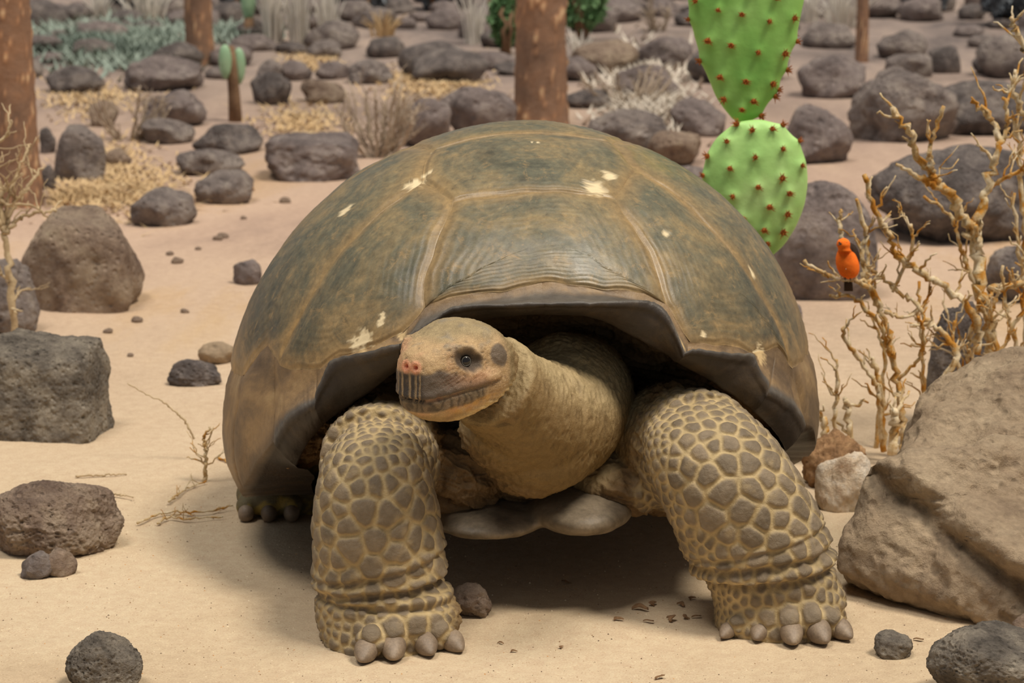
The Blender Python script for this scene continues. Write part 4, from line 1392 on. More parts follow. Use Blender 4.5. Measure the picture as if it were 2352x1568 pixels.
ROCKS = [
 # near and middle ground, left
 ((-60, 765, 262, 1018), 'lava_grey', 'large dark grey block of lava rock at the left edge, flat-topped', 21, dict(sub=7, block=0.9, facets=7, rough=0.09, pitk=0.05, dr=0.7)),
 ((-30, 1100, 292, 1296), 'lava_brown', 'rounded purplish brown lava rock on the sand at the lower left', 9, dict(sub=7, facets=9, rough=0.10, pitk=0.06)),
 ((46, 1268, 130, 1334), 'lava', 'small elongated rock chip lying before the rounded brown rock', 33, dict(sub=4, facets=8, dr=0.7)),
 ((96, 1262, 180, 1330), 'lava_brown', 'small knobbly rock tucked against the rounded brown rock', 34, dict(sub=4, facets=9)),
 ((150, 1456, 334, 1600), 'lava_grey', 'grey-tan pitted rock at the bottom left corner', 41, dict(sub=7, facets=10, rough=0.10, pitk=0.09)),
 ((383, 824, 512, 890), 'lava_dark', 'small charred-looking low stone left of the shell', 52, dict(sub=5, facets=7, rough=0.16, dr=0.6)),
 ((455, 786, 545, 838), 'boulder', 'soft grey stone behind the charred low stone', 53, dict(sub=4)),
 ((534, 595, 602, 658), 'lava_violet', 'lone grey stone on the bare sand slope left of shell', 54, dict(sub=4, facets=8)),
 ((42, 480, 332, 722), 'lava_brown', 'big brown faceted boulder behind the leafless pale shrub', 61, dict(sub=5, block=0.6, facets=9, rough=0.10)),
 ((-60, 588, 98, 770), 'lava', 'dark boulder at the left edge behind the pale shrub stem', 62, dict(sub=5, facets=9)),
 ((298, 430, 453, 523), 'lava', 'rounded rock, lowest of the group above the sand slope', 71, dict(sub=4, facets=11)),
 ((446, 390, 586, 471), 'lava', 'grey rock right of and above the lowest rounded rock', 72, dict(sub=4, facets=11)),
 ((404, 335, 566, 402), 'lava', 'wide low rock stacked behind the grey rounded rock', 73, dict(sub=4, facets=10)),
 ((606, 312, 832, 420), 'lava_violet', 'large block of grey lava beside the left of the shell top', 74, dict(sub=5, block=0.7, facets=8)),
 ((120, 280, 248, 416), 'lava', 'upright blocky rock right of the left tree trunk', 75, dict(sub=4, block=0.6, facets=8)),
 ((92, 284, 130, 345), 'lava_dark', 'narrow dark rock between left trunk and upright block', 76, dict(sub=3)),
 ((90, 380, 128, 438), 'lava_dark', 'small dark rock at the foot of the left trunk', 77, dict(sub=3)),
 ((240, 330, 302, 372), 'lava_brown', 'low olive-brown stone right of the upright block', 78, dict(sub=3)),
 ((325, 272, 452, 332), 'lava', 'dark rock left of the small green cactus stem base', 79, dict(sub=4)),
 ((442, 280, 606, 354), 'lava_dark', 'dark ragged rock in front of the small cactus', 80, dict(sub=4, rough=0.15)),
 ((330, 212, 478, 302), 'lava_violet', 'domed brownish rock behind the leafless bush', 81, dict(sub=4)),
 ((204, 232, 274, 294), 'lava_brown', 'small brown rock left of the leafless bush', 82, dict(sub=4)),
 ((280, 128, 466, 212), 'lava_violet', 'broad grey rock below the far orange trunk', 83, dict(sub=4)),
 ((104, 150, 244, 216), 'lava_dark', 'dark flat rock beside the left trunk near grey-green cover', 84, dict(sub=4)),
 ((574, 175, 672, 252), 'lava_dark', 'dark hanging-edged rock right of small cactus', 85, dict(sub=4)),
 ((590, 132, 652, 184), 'lava', 'rock just above the dark rock right of small cactus', 86, dict(sub=3)),
 ((640, 134, 718, 182), 'lava_violet', 'left of two grey rocks sitting side by side', 87, dict(sub=3)),
 ((724, 136, 804, 181), 'lava_violet', 'right of two grey rocks sitting side by side', 88, dict(sub=3)),
 ((350, 90, 470, 150), 'lava_dark', 'dark rock at the foot of the far orange trunk', 89, dict(sub=3)),
 # middle
 ((905, 225, 1040, 345), 'lava_violet', 'grey mound behind the dry bush beside the shell top', 91, dict(sub=4)),
 ((1000, 200, 1190, 325), 'lava_violet', 'brownish mound left of the central tree trunk', 92, dict(sub=4)),
 ((1340, 252, 1538, 378), 'lava', 'round grey boulder right of the shell top', 93, dict(sub=5, facets=14)),
 ((1296, 203, 1412, 248), 'lava_dark', 'dark flat rock right of the central trunk', 94, dict(sub=4)),
 ((940, 95, 1085, 152), 'lava', 'far grey rock left of the central trunk', 95, dict(sub=3)),
 ((1080, 118, 1184, 160), 'lava_violet', 'far low rock touching the central trunk', 96, dict(sub=3)),
 ((1310, 92, 1470, 170), 'lava_brown', 'brownish far rock below the green bush', 97, dict(sub=4)),
 ((1450, 80, 1590, 158), 'lava_violet', 'far grey rock left of the upper cactus pad', 98, dict(sub=4)),
 ((840, 80, 930, 128), 'lava_dark', 'far dark rock under the pale grass clump', 99, dict(sub=3)),
 ((1480, 380, 1640, 490), 'lava_violet', 'grey rock partly hidden behind shell and lower cactus pad', 100, dict(sub=4)),
 # right
 ((1408, 148, 1560, 232), 'lava_violet', 'pale grey rock behind the low whitish bush', 151, dict(sub=4)),
 ((1535, 225, 1668, 318), 'lava_violet', 'grey rock left of the joint of the cactus pads', 152, dict(sub=4)),
 ((1480, 300, 1612, 385), 'lava_brown', 'brownish low rock between round boulder and cactus', 153, dict(sub=4)),
 ((2030, 118, 2140, 178), 'lava', 'grey rock behind the large dark boulder at right', 154, dict(sub=4)),
 ((690, 190, 800, 246), 'lava_brown', 'low pinkish-brown rock below the two grey rocks', 155, dict(sub=4)),
 ((800, 140, 905, 198), 'lava', 'grey rock above the dry straw-grey bush', 156, dict(sub=4)),
 ((2260, 560, 2420, 700), 'lava', 'grey boulder at the right edge below the huge dark boulder', 157, dict(sub=5)),
 ((1736, 408, 2012, 694), 'lava_violet', 'big smooth grey-brown boulder behind the lower cactus pad', 111, dict(sub=5, facets=10, rough=0.08)),
 ((1985, 328, 2400, 566), 'lava_dark', 'huge dark boulder behind the lichened twigs at right', 112, dict(sub=5, facets=10)),
 ((1946, 155, 2200, 335), 'lava', 'large dark boulder right of the upper cactus pad', 113, dict(sub=5, facets=9)),
 ((2110, 185, 2400, 318), 'lava_dark', 'dark rock mass behind the twigs at upper right', 114, dict(sub=5, facets=9)),
 ((1786, 240, 1958, 382), 'lava_violet', 'medium boulder touching the joint of the cactus pads', 115, dict(sub=5)),
 ((1828, 125, 1996, 226), 'lava_violet', 'rock at the foot of the thin trunk', 116, dict(sub=4)),
 ((1840, 50, 1968, 112), 'lava', 'far rock right of the upper cactus pad top', 117, dict(sub=3)),
 ((2130, 98, 2206, 164), 'lava_dark', 'small dark rock above the dark rock mass', 118, dict(sub=3)),
 ((2230, 108, 2316, 166), 'lava_dark', 'small dark pointed rock near the upper right corner', 119, dict(sub=3)),
 ((2010, 60, 2130, 130), 'lava', 'far rubble rock right of the thin trunk', 120, dict(sub=3)),
 ((1786, 700, 1842, 750), 'lava_violet', 'small dark stone on sand right of the shell', 121, dict(sub=3)),
 ((2118, 690, 2300, 985), 'lava_dark', 'dark rock standing behind the tan boulder at right', 122, dict(sub=5, facets=9, dr=0.6)),
 # near, right and front
 ((2004, 1447, 2098, 1512), 'lava_grey', 'small black lava stone right of the right front foot', 131, dict(sub=5, facets=9, rough=0.14, pitk=0.07)),
 ((2115, 1448, 2460, 1640), 'lava_grey', 'coarse dark lava rock in the bottom right corner', 132, dict(sub=7, facets=9, rough=0.10, pitk=0.06)),
 ((1024, 1342, 1132, 1426), 'lava_brown', 'crumbly lava stone between the front legs', 133, dict(sub=5, facets=10, rough=0.2, pitk=0.10)),
 ((2322, 1404, 2420, 1466), 'lava_brown', 'flat brown stone at right edge below the tan boulder', 134, dict(sub=4, facets=8)),
]
for b, mat, lab, seed, kw in ROCKS:
    rock(b, mat, lab, seed, **kw)

# tan boulder on the right: two weathered layers of one rock
def boulder():
    mb = MB()
    for (b, seed, dr, bl) in (((1905, 1105, 2620, 1440), 201, 0.75, 0.35), ((2000, 838, 2800, 1352), 202, 0.9, 0.3), ((1945, 1010, 2500, 1385), 203, 0.5, 0.2)):
        W, dep, H, xc, D = rock_dims(b, dr)
        p, f = rock_shape(seed, 5, facets=8, block=bl, rough=0.05, pitk=0)
        t = H / 0.75
        v = p * np.array([W / 2, dep / 2, t / 2]) + np.array([xc, D + dep / 2, t / 2 - t * 0.25])
        mb.add(v, f)
    v, f = voxel_union(mb, 0.0055, 3)
    n = normals(v, f)
    wv = v + 0.04 * np.stack([fbm(v * 5, 3), fbm(v * 5 + 20, 3), fbm(v * 5 + 40, 3)], -1)
    strata = ridged(np.column_stack([wv[:, 0] * 4, wv[:, 1] * 4, (wv[:, 2] + 0.45 * wv[:, 0]) * 17]), 3)
    h = 0.016 * fbm(v * 8, 4) + 0.010 * strata + 0.004 * ridged(v * 40, 3)
    h -= 0.011 * pits(wv * 26, 5, 0.5) + 0.006 * pits(wv * 55, 8, 0.5)
    v = v + n * h[:, None]
    # diagonal ledge: the upper layer overhangs the lower one
    A_, B_ = px(2008, 1042, 4.8), px(2360, 1300, 4.65)
    dx_, dz_ = B_[0] - A_[0], B_[2] - A_[2]
    L_ = math.hypot(dx_, dz_)
    t = ((v[:, 2] - A_[2]) * dx_ - (v[:, 0] - A_[0]) * dz_) / L_ + 0.018 * fbm(v * 9, 3)
    fr = sstep(0.2, -0.2, n[:, 1])
    ov = np.exp(-((t - 0.028) / 0.026) ** 2) * 0.034 - np.exp(-((t + 0.012) / 0.014) ** 2) * 0.036
    v[:, 1] -= fr * ov
    v[:, 2] += fr * 0.3 * np.exp(-((t - 0.03) / 0.03) ** 2) * 0.03
    o = mesh_obj('boulder', v, f, M['boulder'])
    c = (v[:, 0].mean(), v[:, 1].mean(), 0.0)
    recenter(o, c)
    tag(o, 'large weathered tan boulder with a diagonal ledge at the right edge', 'rock')
boulder()

# broken pale stone with brown litter, right of the shell
o = rock((1868, 1034, 2008, 1180), 'pale_stone', 'pale broken flat stone wedged between the right leg and tan boulder', 141, sub=5, facets=8, rough=0.14, dr=0.7)
rock((1835, 985, 1990, 1130), 'litter', 'clump of brown crumbly litter beside the shell at right', 142, sub=5, facets=10, rough=0.24, pitk=0.12, name='litter_clump')['category'] = 'litter'

# pebbles on the sand slope, left
PEB = [(390, 588, 10), (408, 608, 15), (425, 720, 11), (315, 742, 14), (248, 768, 12), (655, 466, 14), (500, 552, 12), (512, 548, 14), (455, 575, 8), (300, 820, 8), (560, 505, 8)]
for k, (x, y, w_) in enumerate(PEB):
    rock((x - w_, y - w_ * 1.1, x + w_, y), 'lava_brown', 'little brown pebble on the bare sand slope left of the shell', 300 + k, sub=2, facets=7, name='pebble', group='pebbles on the sand slope')

# far rubble
rng = random.Random(4)
n_far = 0
used, far = [], []
while n_far < 130:
    y = rng.choice([rng.uniform(4, 60), rng.uniform(30, 130), rng.uniform(100, 200)])
    x = rng.uniform(-40, 2400)
    w_ = rng.uniform(24, 74) * (0.75 + y / 220)
    if any(abs(x - a) < (w_ + c) * 0.9 and abs(y - b) < 15 for a, b, c in used):
        continue
    if any(bx[0] - w_ < x < bx[2] + w_ and bx[1] - 5 < y < bx[3] + 12 for bx, *_ in ROCKS):
        continue
    used.append((x, y, w_))
    far.append((x, y, w_, rng.uniform(0.7, 1.1), rng.choice(['lava', 'lava_violet', 'lava_violet', 'lava_dark']), 400 + n_far))
    n_far += 1
# each far rock is told by its tone and its place between the trunks and the cactus
MARKS = [(-99, 'the left edge'), (45, 'the left trunk'), (459, 'the far orange trunk'), (690, 'the pale grass clumps'), (868, 'the straw-grey bush'), (1240, 'the central trunk'), (1712, 'the tall cactus'), (1979, 'the thin trunk'), (9999, 'the right edge')]
ORD = ['first', 'second', 'third', 'fourth', 'fifth', 'sixth', 'seventh', 'eighth', 'ninth', 'tenth', 'eleventh', 'twelfth', 'thirteenth', 'fourteenth', 'fifteenth', 'sixteenth', 'seventeenth', 'eighteenth', 'nineteenth', 'twentieth']
cells = {}
for q in far:
    k = max(i for i in range(len(MARKS) - 1) if q[0] >= MARKS[i][0])
    row = 'rearmost row' if q[1] < 25 else 'second row' if q[1] < 50 else 'third row' if q[1] < 80 else 'fourth row' if q[1] < 115 else 'fifth row' if q[1] < 150 else 'nearest row'
    cells.setdefault((k, row), []).append(q)
for (k, row), qs in cells.items():
    for j, (x, y, w_, hr_, mat, seed) in enumerate(sorted(qs)):
        tone = {'lava': 'grey', 'lava_violet': 'pale grey', 'lava_dark': 'dark'}[mat]
        a_, b_ = MARKS[k][1], MARKS[k + 1][1]
        rock((x - w_, y - w_ * hr_, x + w_, y), mat, f'{tone} far rubble rock, {ORD[j]} right of {a_}, {row}', seed, sub=3, facets=9, name='rubble_rock', group='rubble field at the back')
lap("rocks")

# ------------------------------------------------------------------ tree trunks
def trunk(x0, x1, ybase, height, label, seed, lean=0.0, name='tree_trunk', nr=150, nc=72):
    D = ground_D(ybase)
    r = (x1 - x0) / 2 * mpp(D)
    c = px((x0 + x1) / 2, ybase, D)
    D2 = D + r
    cx = c[0] * D2 / D
    zs = np.linspace(-0.06, height, nr)
    ang = np.linspace(0, 2 * math.pi, nc, endpoint=False)
    Z, Aa = np.meshgrid(zs, ang, indexing='ij')
    rr = r * (1.05 + 0.16 * np.exp(-Z / 0.12) - 0.03 * Z)
    P = np.stack([np.cos(Aa) * rr + lean * Z, np.sin(Aa) * rr, Z], -1).reshape(-1, 3)
    q = np.column_stack([np.cos(Aa).ravel() * 1.0, np.sin(Aa).ravel() * 1.0, Z.ravel() * 0.9 / max(r, 0.05) * 0.55]) * 3.2 + seed
    pl = pits(q, seed, 0.95)
    pl = np.clip(pl * 1.6, 0, 1)
    nrm = np.stack([np.cos(Aa), np.sin(Aa), Aa * 0], -1).reshape(-1, 3)
    P = P + nrm * (r * (0.10 * pl + 0.07 * fbm(q * 0.7, 3)))[:, None]
    F = grid_faces(nr, nc, True)
    F.append(tuple((nr - 1) * nc + k for k in range(nc)))
    root = thing(name, label, 'tree', (cx, D2, 0.0))
    o = mesh_obj('trunk', P, F, M['bark'], root, attrs={'plate': np.clip(pl + 0.2 * fbm(q, 3), 0, 1)})
    return root, r, lean, height
trunk(-6, 92, 478, 3.0, 'thick flaky orange-brown tree trunk at the left edge', 3, -0.02)
trunk(1187, 1297, 300, 3.2, 'tall flaky reddish tree trunk rising behind the shell top', 5)
trunk(430, 488, 143, 3.0, 'far orange trunk left of the small cactus', 7, -0.01, nr=90, nc=40)
trunk(1122, 1152, 82, 3.0, 'slim far trunk left of the central trunk', 9, nr=90, nc=32)
trunk(1966, 1992, 138, 3.0, 'thin bare trunk far behind, right of the cactus', 11, 0.0, nr=90, nc=28)

# ------------------------------------------------------------------ prickly pear behind the shell
def make_spines(name, n, L, seed):
    rg = random.Random(seed)
    mb = MB()
    mb.add(*ellipsoid((0, 0, 0.001), (0.0042, 0.0042, 0.0028), 2))
    for k in range(n):
        a = 2 * math.pi * k / n + rg.uniform(-.3, .3)
        t = rg.uniform(0.25, 1.1)
        d = np.array([math.cos(a) * math.sin(t), math.sin(a) * math.sin(t), math.cos(t)])
        mb.add(*tube([d * 0.001, d * L * rg.uniform(.6, 1.1)], [0.0011, 0.0002], 4))
    v, f = mb.arr()
    me = bpy.data.meshes.new(name)
    me.from_pydata(v.tolist(), [], f)
    me.shade_smooth()
    me.materials.append(M['spine'])
    return me
SPN = [make_spines('spine_cluster', 14, 0.0105, k) for k in range(4)]

def pad(root, cx, cy, hw, hh, D, thick, mat, taper, ar_px, seed, extra_back=14, top_taper=0.0, name='pad'):
    m_ = math.hypot(D, CAM_H * 0.6) / FPX
    c = px(cx, cy, D)
    v, f = ico(6)
    v = v.copy()
    yy = v[:, 1]
    k = 1 + taper * np.clip(yy, -1, 1) - 0.10 * taper * (1 - yy ** 2) - top_taper * np.clip(yy, 0, 1)
    ux = v[:, 0] * k * hw * m_
    uz = yy * hh * m_
    wy = v[:, 2] * thick * (0.8 + 0.2 * k)
    def front(u, w_):
        y1 = max(-0.985, min(0.985, w_ / (hh * m_)))
        kk = 1 + taper * y1 - 0.10 * taper * (1 - y1 ** 2) - top_taper * max(y1, 0)
        x1 = u / (kk * hw * m_)
        q = 1 - x1 * x1 - y1 * y1
        if q < 0.006:
            s_ = math.sqrt((1 - 0.006) / (x1 * x1 + y1 * y1))
            x1, y1, q = x1 * s_, y1 * s_, 0.006
            kk = 1 + taper * y1 - 0.10 * taper * (1 - y1 ** 2) - top_taper * max(y1, 0)
        z1 = math.sqrt(q)
        n = np.array([x1 / (kk * hw * m_), -z1 / thick, y1 / (hh * m_)])
        return np.array([x1 * kk * hw * m_, -z1 * thick * (0.8 + 0.2 * kk), y1 * hh * m_]), n / np.linalg.norm(n)
    spots = []
    for (x, y) in ar_px:
        p = px(x, y, D - thick * 0.6) - c
        spots.append(front(p[0], p[2]))
    rg = random.Random(seed)
    for _ in range(extra_back):
        a, r_ = rg.uniform(0, 6.28), rg.uniform(0.1, 0.9) ** 0.5
        p, n = front(math.cos(a) * r_ * hw * m_ * 0.9, math.sin(a) * r_ * hh * m_)
        spots.append((p * np.array([1, -1, 1]), n * np.array([1, -1, 1])))
    W = np.column_stack([ux, -wy, uz])
    sgn = np.sign(W[:, 1])
    W += 0.0012 * fbm(W * 20 + seed, 3)[:, None] * np.sign(W)
    for p, n in spots:
        d2 = ((W - p) ** 2).sum(1)
        W += n * (0.0042 * np.exp(-d2 / 0.011 ** 2))[:, None]
    o = mesh_obj(name, W, f, M[mat])
    o.parent = root
    o.location = Vector(c) - root.location
    for j, (p, n) in enumerate(spots):
        s_ = bpy.data.objects.new('spine_cluster', SPN[j % 4])
        COL.objects.link(s_)
        s_.parent = o
        s_.location = p + n * 0.004
        s_.rotation_euler = Vector(n).to_track_quat('Z', 'Y').to_euler()
        s_.scale = [rg.uniform(1.0, 1.5)] * 3
    return o

Z8 = lambda pts: [(1560 + a / 2.53, b / 2.53) for a, b in pts]
low_ar = Z8([(425, 760), (540, 755), (280, 825), (600, 865), (440, 910), (295, 975), (150, 1025), (710, 965), (595, 1030), (455, 1080), (635, 1120), (310, 1135), (175, 1180), (520, 1195), (370, 1260), (245, 1295), (625, 1240), (490, 1330), (395, 1395), (510, 1410), (340, 735), (615, 705), (710, 815), (175, 915), (600, 1345)])
up_ar = Z8([(100, 5), (225, 55), (360, 80), (520, 120), (665, 105), (170, 235), (300, 260), (455, 300), (610, 310), (240, 445), (385, 470), (540, 485), (640, 450), (430, 585), (365, 635), (470, 668), (560, 610), (55, 120), (135, 355), (265, 575), (595, 620), (708, 270), (560, -15), (420, -60), (250, -90), (640, -100), (120, -140), (350, -180), (520, -190), (300, -300), (480, -320), (640, -230)])
DC = 5.72
cact = thing('prickly_pear', 'bright green prickly pear cactus with spiny pads behind the shell', 'cactus', (px(1735, 600, DC)[0], DC, 0.0))
pad(cact, 1734, 438, 121, 164, DC, 0.030, 'pad_low', 0.14, low_ar, 1)
pad(cact, 1713, 12, 134, 268, DC + 0.03, 0.028, 'pad_high', 0.30, up_ar, 2)
pad(cact, 1725, 745, 100, 158, DC + 0.01, 0.034, 'pad_high', 0.05, [(1690, 700), (1750, 720), (1720, 780)], 3)
zb = px(1725, 890, DC)
v, f = tube([(zb[0] - cact.location[0], 0.01, -0.03), (zb[0] - cact.location[0], 0.01, zb[2] * 0.5), (zb[0] - cact.location[0], 0.01, zb[2] + 0.05)], [0.05, 0.045, 0.035], 14)
mesh_obj('stem', v, f, M['cactus_wood'], cact)

# small far cactus with two narrow pads
D = ground_D(284)
root = thing('small_cactus', 'small far cactus with brown stem and two narrow pale green pads', 'cactus', tuple(on_ground(542, 284)))
base = np.array(root.location)
v, f = tube([np.array([0, 0, -0.03]), px(538, 220, D) - base, px(532, 150, D) - base, px(532, 105, D) - base], [0.026, 0.021, 0.018, 0.010], 10)
mesh_obj('stem', v + 0.002 * fbm(v * 20, 2)[:, None], f, M['cactus_wood'], root)
for x, y, hw, hh, dd in ((517, 142, 15, 40, -0.02), (549, 152, 15, 42, 0.02)):
    pad(root, x, y, hw, hh, D + dd, 0.02, 'pad_far', 0.12, [], 5, extra_back=0)
D = ground_D(95)
root = thing('small_cactus', 'distant pale green cactus pad at the top edge on a short stem', 'cactus', tuple(on_ground(572, 95)))
base = np.array(root.location)
v, f = tube([np.array([0, 0, -0.03]), px(572, 40, D) - base], [0.03, 0.02], 10)
mesh_obj('stem', v, f, M['cactus_wood'], root)
pad(root, 570, 2, 17, 46, D, 0.03, 'pad_far', 0.1, [], 6, extra_back=0)
lap("cactus")
# ------------------------------------------------------------------ twigs and shrubs
def wiggle(P, amp, seed):
    P = np.asarray(P, dtype=np.float64)
    t = np.arange(len(P))[:, None] * 0.9 + seed * 3.7
    q = np.column_stack([t[:, 0], np.full(len(P), seed * 1.3), np.zeros(len(P))])
    W = np.stack([perlin(q), perlin(q + 11), perlin(q + 23)], -1) * amp
    W[0] = 0
    return P + W

def twig_mesh(P, r0, r1, seed, side=0, slen=0.06, n=6, knots=True):
    """a crooked branch with a few short side twigs"""
    rg = random.Random(seed)
    mb = MB()
    m = len(P)
    rad = np.linspace(r0, r1, m) * (1 + (0.22 * np.array([rg.uniform(-1, 1) for _ in range(m)]) if knots else 0))
    mb.add(*tube(P, rad, n))
    for _ in range(side):
        i = rg.randrange(m // 5, m - 1)
        d = np.array([rg.uniform(-1, 1), rg.uniform(-0.8, 0.8), rg.uniform(-0.3, 1)])
        t = P[min(i + 1, m - 1)] - P[i]
        d = d / np.linalg.norm(d) + 0.7 * t / (np.linalg.norm(t) + 1e-9)
        d /= np.linalg.norm(d)
        L = slen * rg.uniform(0.4, 1.2)
        q = wiggle(P[i] + np.linspace(0, L, 7)[:, None] * d, L * 0.14, rg.random() * 90)
        rr = max(r1 * 0.8, rad[i] * 0.5)
        mb.add(*tube(q, np.linspace(rr, rr * 0.45, 7), 5))
        if rg.random() < 0.5:
            d2 = d + np.array([rg.uniform(-1, 1), rg.uniform(-1, 1), rg.uniform(-0.2, 0.9)]) * 0.8
            q2 = wiggle(q[3] + np.linspace(0, L * 0.6, 6)[:, None] * d2, L * 0.1, rg.random() * 90)
            mb.add(*tube(q2, np.linspace(rr * 0.6, rr * 0.3, 6), 5))
    return mb.arr()

def px_branch(root, pts, D0, D1, r0, r1, mat, seed, side=4, slen=0.06, name='branch'):
    D_ = np.linspace(D0, D1, len(pts))
    P = smooth_path([px(x, y, d) for (x, y), d in zip(pts, D_)], max(14, 6 * len(pts)))
    P = wiggle(P, r0 * 1.3, seed)
    v, f = twig_mesh(P, r0, r1, seed, side, slen)
    return mesh_obj(name, v - np.array(root.location), f, M[mat], root)

Z6 = lambda pts: [(1800 + a / 2.239, 300 + b / 2.239) for a, b in pts]
Z3 = lambda pts: [(1552 + a / 2.904, b / 2.904) for a, b in pts]
# shrub that carries the bird
D = 5.52
sh1 = thing('dry_shrub', 'leafless shrub with orange lichen under the red bird', 'shrub', tuple(on_ground(2062, 1045)))
for k, (pts, d0, d1, r0, r1, sd_) in enumerate([
    (Z6([(620, 1640), (610, 1500), (590, 1350), (560, 1160), (500, 920), (430, 780), (400, 640), (420, 520), (370, 350)]), 5.52, 5.55, .0085, .004, 7),
    (Z6([(500, 930), (455, 820), (380, 772), (230, 750), (110, 668)]), 5.54, 5.50, .0055, .0035, 5),
    (Z6([(560, 1160), (540, 1120), (480, 980), (360, 862), (230, 852)]), 5.53, 5.48, .006, .0035, 5),
    (Z6([(610, 1600), (760, 1340), (890, 1170), (840, 1060), (750, 990), (680, 890), (590, 830), (500, 750), (400, 680)]), 5.54, 5.62, .007, .0035, 9),
    (Z6([(990, 1150), (990, 980), (880, 840), (740, 750), (600, 660), (540, 540), (470, 400), (410, 225)]), 5.60, 5.58, .0085, .0045, 9),
    (Z6([(500, 1600), (490, 1400), (480, 1310), (380, 1170), (310, 1040), (335, 1000)]), 5.50, 5.45, .005, .0035, 4),
    (Z6([(590, 1280), (700, 1160), (720, 1030), (690, 960)]), 5.50, 5.46, .004, .003, 3),
    (Z6([(515, 1650), (500, 1330), (450, 1160)]), 5.50, 5.50, .006, .004, 4),
    (Z6([(280, 1640), (260, 1450), (280, 1300), (265, 1180)]), 5.47, 5.46, .005, .003, 5),
    (Z6([(350, 1640), (330, 1450), (320, 1380)]), 5.48, 5.48, .007, .005, 3),
    (Z6([(560, 1660), (570, 1480), (565, 1430)]), 5.46, 5.46, .010, .006, 3),
    (Z6([(230, 1640), (200, 1500), (170, 1460)]), 5.46, 5.46, .008, .005, 3),
    (Z6([(430, 800), (440, 640), (430, 520)]), 5.58, 5.60, .005, .003, 5),
    (Z6([(560, 830), (660, 600), (655, 480)]), 5.60, 5.60, .004, .003, 6),
    (Z6([(300, 560), (285, 470), (300, 410)]), 5.62, 5.62, .005, .003, 3),
    (Z6([(640, 1620), (720, 1300), (700, 1000), (690, 780)]), 5.62, 5.66, .006, .003, 8),
    (Z6([(470, 1650), (520, 1200), (470, 1000)]), 5.60, 5.64, .005, .003, 6),
    (Z6([(520, 930), (620, 960), (720, 900), (760, 800)]), 5.58, 5.60, .004, .002, 7)]):
    px_branch(sh1, pts, d0, d1, r0, r1, 'twig_ochre', 500 + k, sd_, 0.06)
# taller shrub at the right
sh2 = thing('dry_shrub', 'tall leafless forked shrub with orange lichen at the right edge', 'shrub', tuple(on_ground(2262, 1015)))
for k, (pts, d0, d1, r0, r1, sd_) in enumerate([
    (Z6([(1090, 1560), (1080, 1200), (1050, 960), (1010, 830), (1000, 620), (990, 540)]), 5.64, 5.66, .014, .011, 4),
    (Z3([(1990, 1540), (1860, 1350), (1720, 1180), (1600, 1010), (1560, 870), (1440, 740)]), 5.66, 5.60, .0105, .005, 6),
    (Z3([(1715, 1150), (1700, 1060), (1710, 960), (1780, 700)]), 5.62, 5.60, .006, .004, 2),
    (Z3([(1780, 1260), (1640, 1190), (1480, 1100)]), 5.64, 5.60, .007, .003, 3),
    (Z3([(1990, 1540), (2040, 1380), (2110, 1150), (2160, 960), (2110, 800), (1970, 680)]), 5.66, 5.70, .0105, .0045, 4),
    (Z3([(2165, 950), (2215, 830), (2190, 650)]), 5.69, 5.70, .006, .004, 2),
    (Z3([(2110, 1240), (2250, 1160), (2400, 1100)]), 5.68, 5.66, .005, .003, 5),
    (Z6([(1060, 820), (1120, 800), (1236, 780), (1300, 700)]), 5.66, 5.70, .008, .005, 7),
    (Z6([(1000, 840), (940, 700), (900, 560), (860, 440), (720, 330)]), 5.70, 5.72, .005, .003, 6),
    (Z6([(1140, 1560), (1110, 1190), (1060, 1000), (1090, 860)]), 5.60, 5.62, .007, .004, 8),
    (Z6([(1180, 1560), (1190, 1100), (1150, 940), (1120, 700)]), 5.62, 5.60, .006, .003, 9),
    (Z6([(1000, 1560), (950, 1240), (960, 1060), (1000, 860)]), 5.60, 5.63, .007, .004, 8),
    (Z6([(1230, 1560), (1240, 1200), (1230, 800), (1180, 320)]), 5.70, 5.74, .007, .003, 9),
    (Z6([(920, 1560), (900, 1240), (870, 1100), (880, 980)]), 5.58, 5.58, .005, .003, 7),
    (Z6([(1300, 1500), (1290, 900), (1240, 520), (1220, 200), (1180, -60)]), 5.72, 5.76, .009, .004, 9),
    (Z3([(2400, 1000), (2300, 720), (2240, 600), (2270, 470)]), 5.74, 5.76, .008, .004, 6),
    (Z3([(2420, 520), (2330, 330), (2270, 210), (2240, 110)]), 5.70, 5.70, .008, .004, 4),
    (Z6([(1080, 1250), (1180, 1000), (1300, 880)]), 5.58, 5.58, .005, .003, 8)]):
    px_branch(sh2, pts, d0, d1, r0, r1, 'twig_ochre', 600 + k, sd_, 0.07)

# pale shrub on the left
sh3 = thing('dry_shrub', 'pale leafless shrub with a thin straight stem at the left edge', 'shrub', tuple(px(37, 840, 6.33) * np.array([1, 1, 0])))
for k, (pts, r0, r1, sd_) in enumerate([
    ([(38, 850), (34, 770), (24, 640), (12, 548), (5, 522)], .0095, .0065, 1),
    ([(10, 540), (40, 505), (75, 490), (130, 485)], .006, .003, 4),
    ([(8, 530), (30, 480), (62, 430), (96, 388)], .006, .003, 5),
    ([(5, 525), (-10, 480), (10, 440), (50, 395)], .005, .002, 6),
    ([(28, 660), (15, 640), (-8, 620)], .004, .003, 2),
    ([(34, 690), (45, 670), (70, 662)], .003, .002, 2),
    ([(-10, 330), (15, 310), (26, 275)], .004, .003, 2),
    ([(5, 522), (0, 440), (-10, 380), (-8, 330)], .006, .003, 6),
    ([(6, 522), (30, 420), (60, 350), (70, 330)], .004, .002, 6),
    ([(-20, 440), (20, 470), (70, 470), (110, 500)], .004, .002, 5)]):
    px_branch(sh3, pts, 6.33, 6.33 + 0.04 * (k % 3), r0, r1, 'twig_pale', 700 + k, sd_, 0.08)

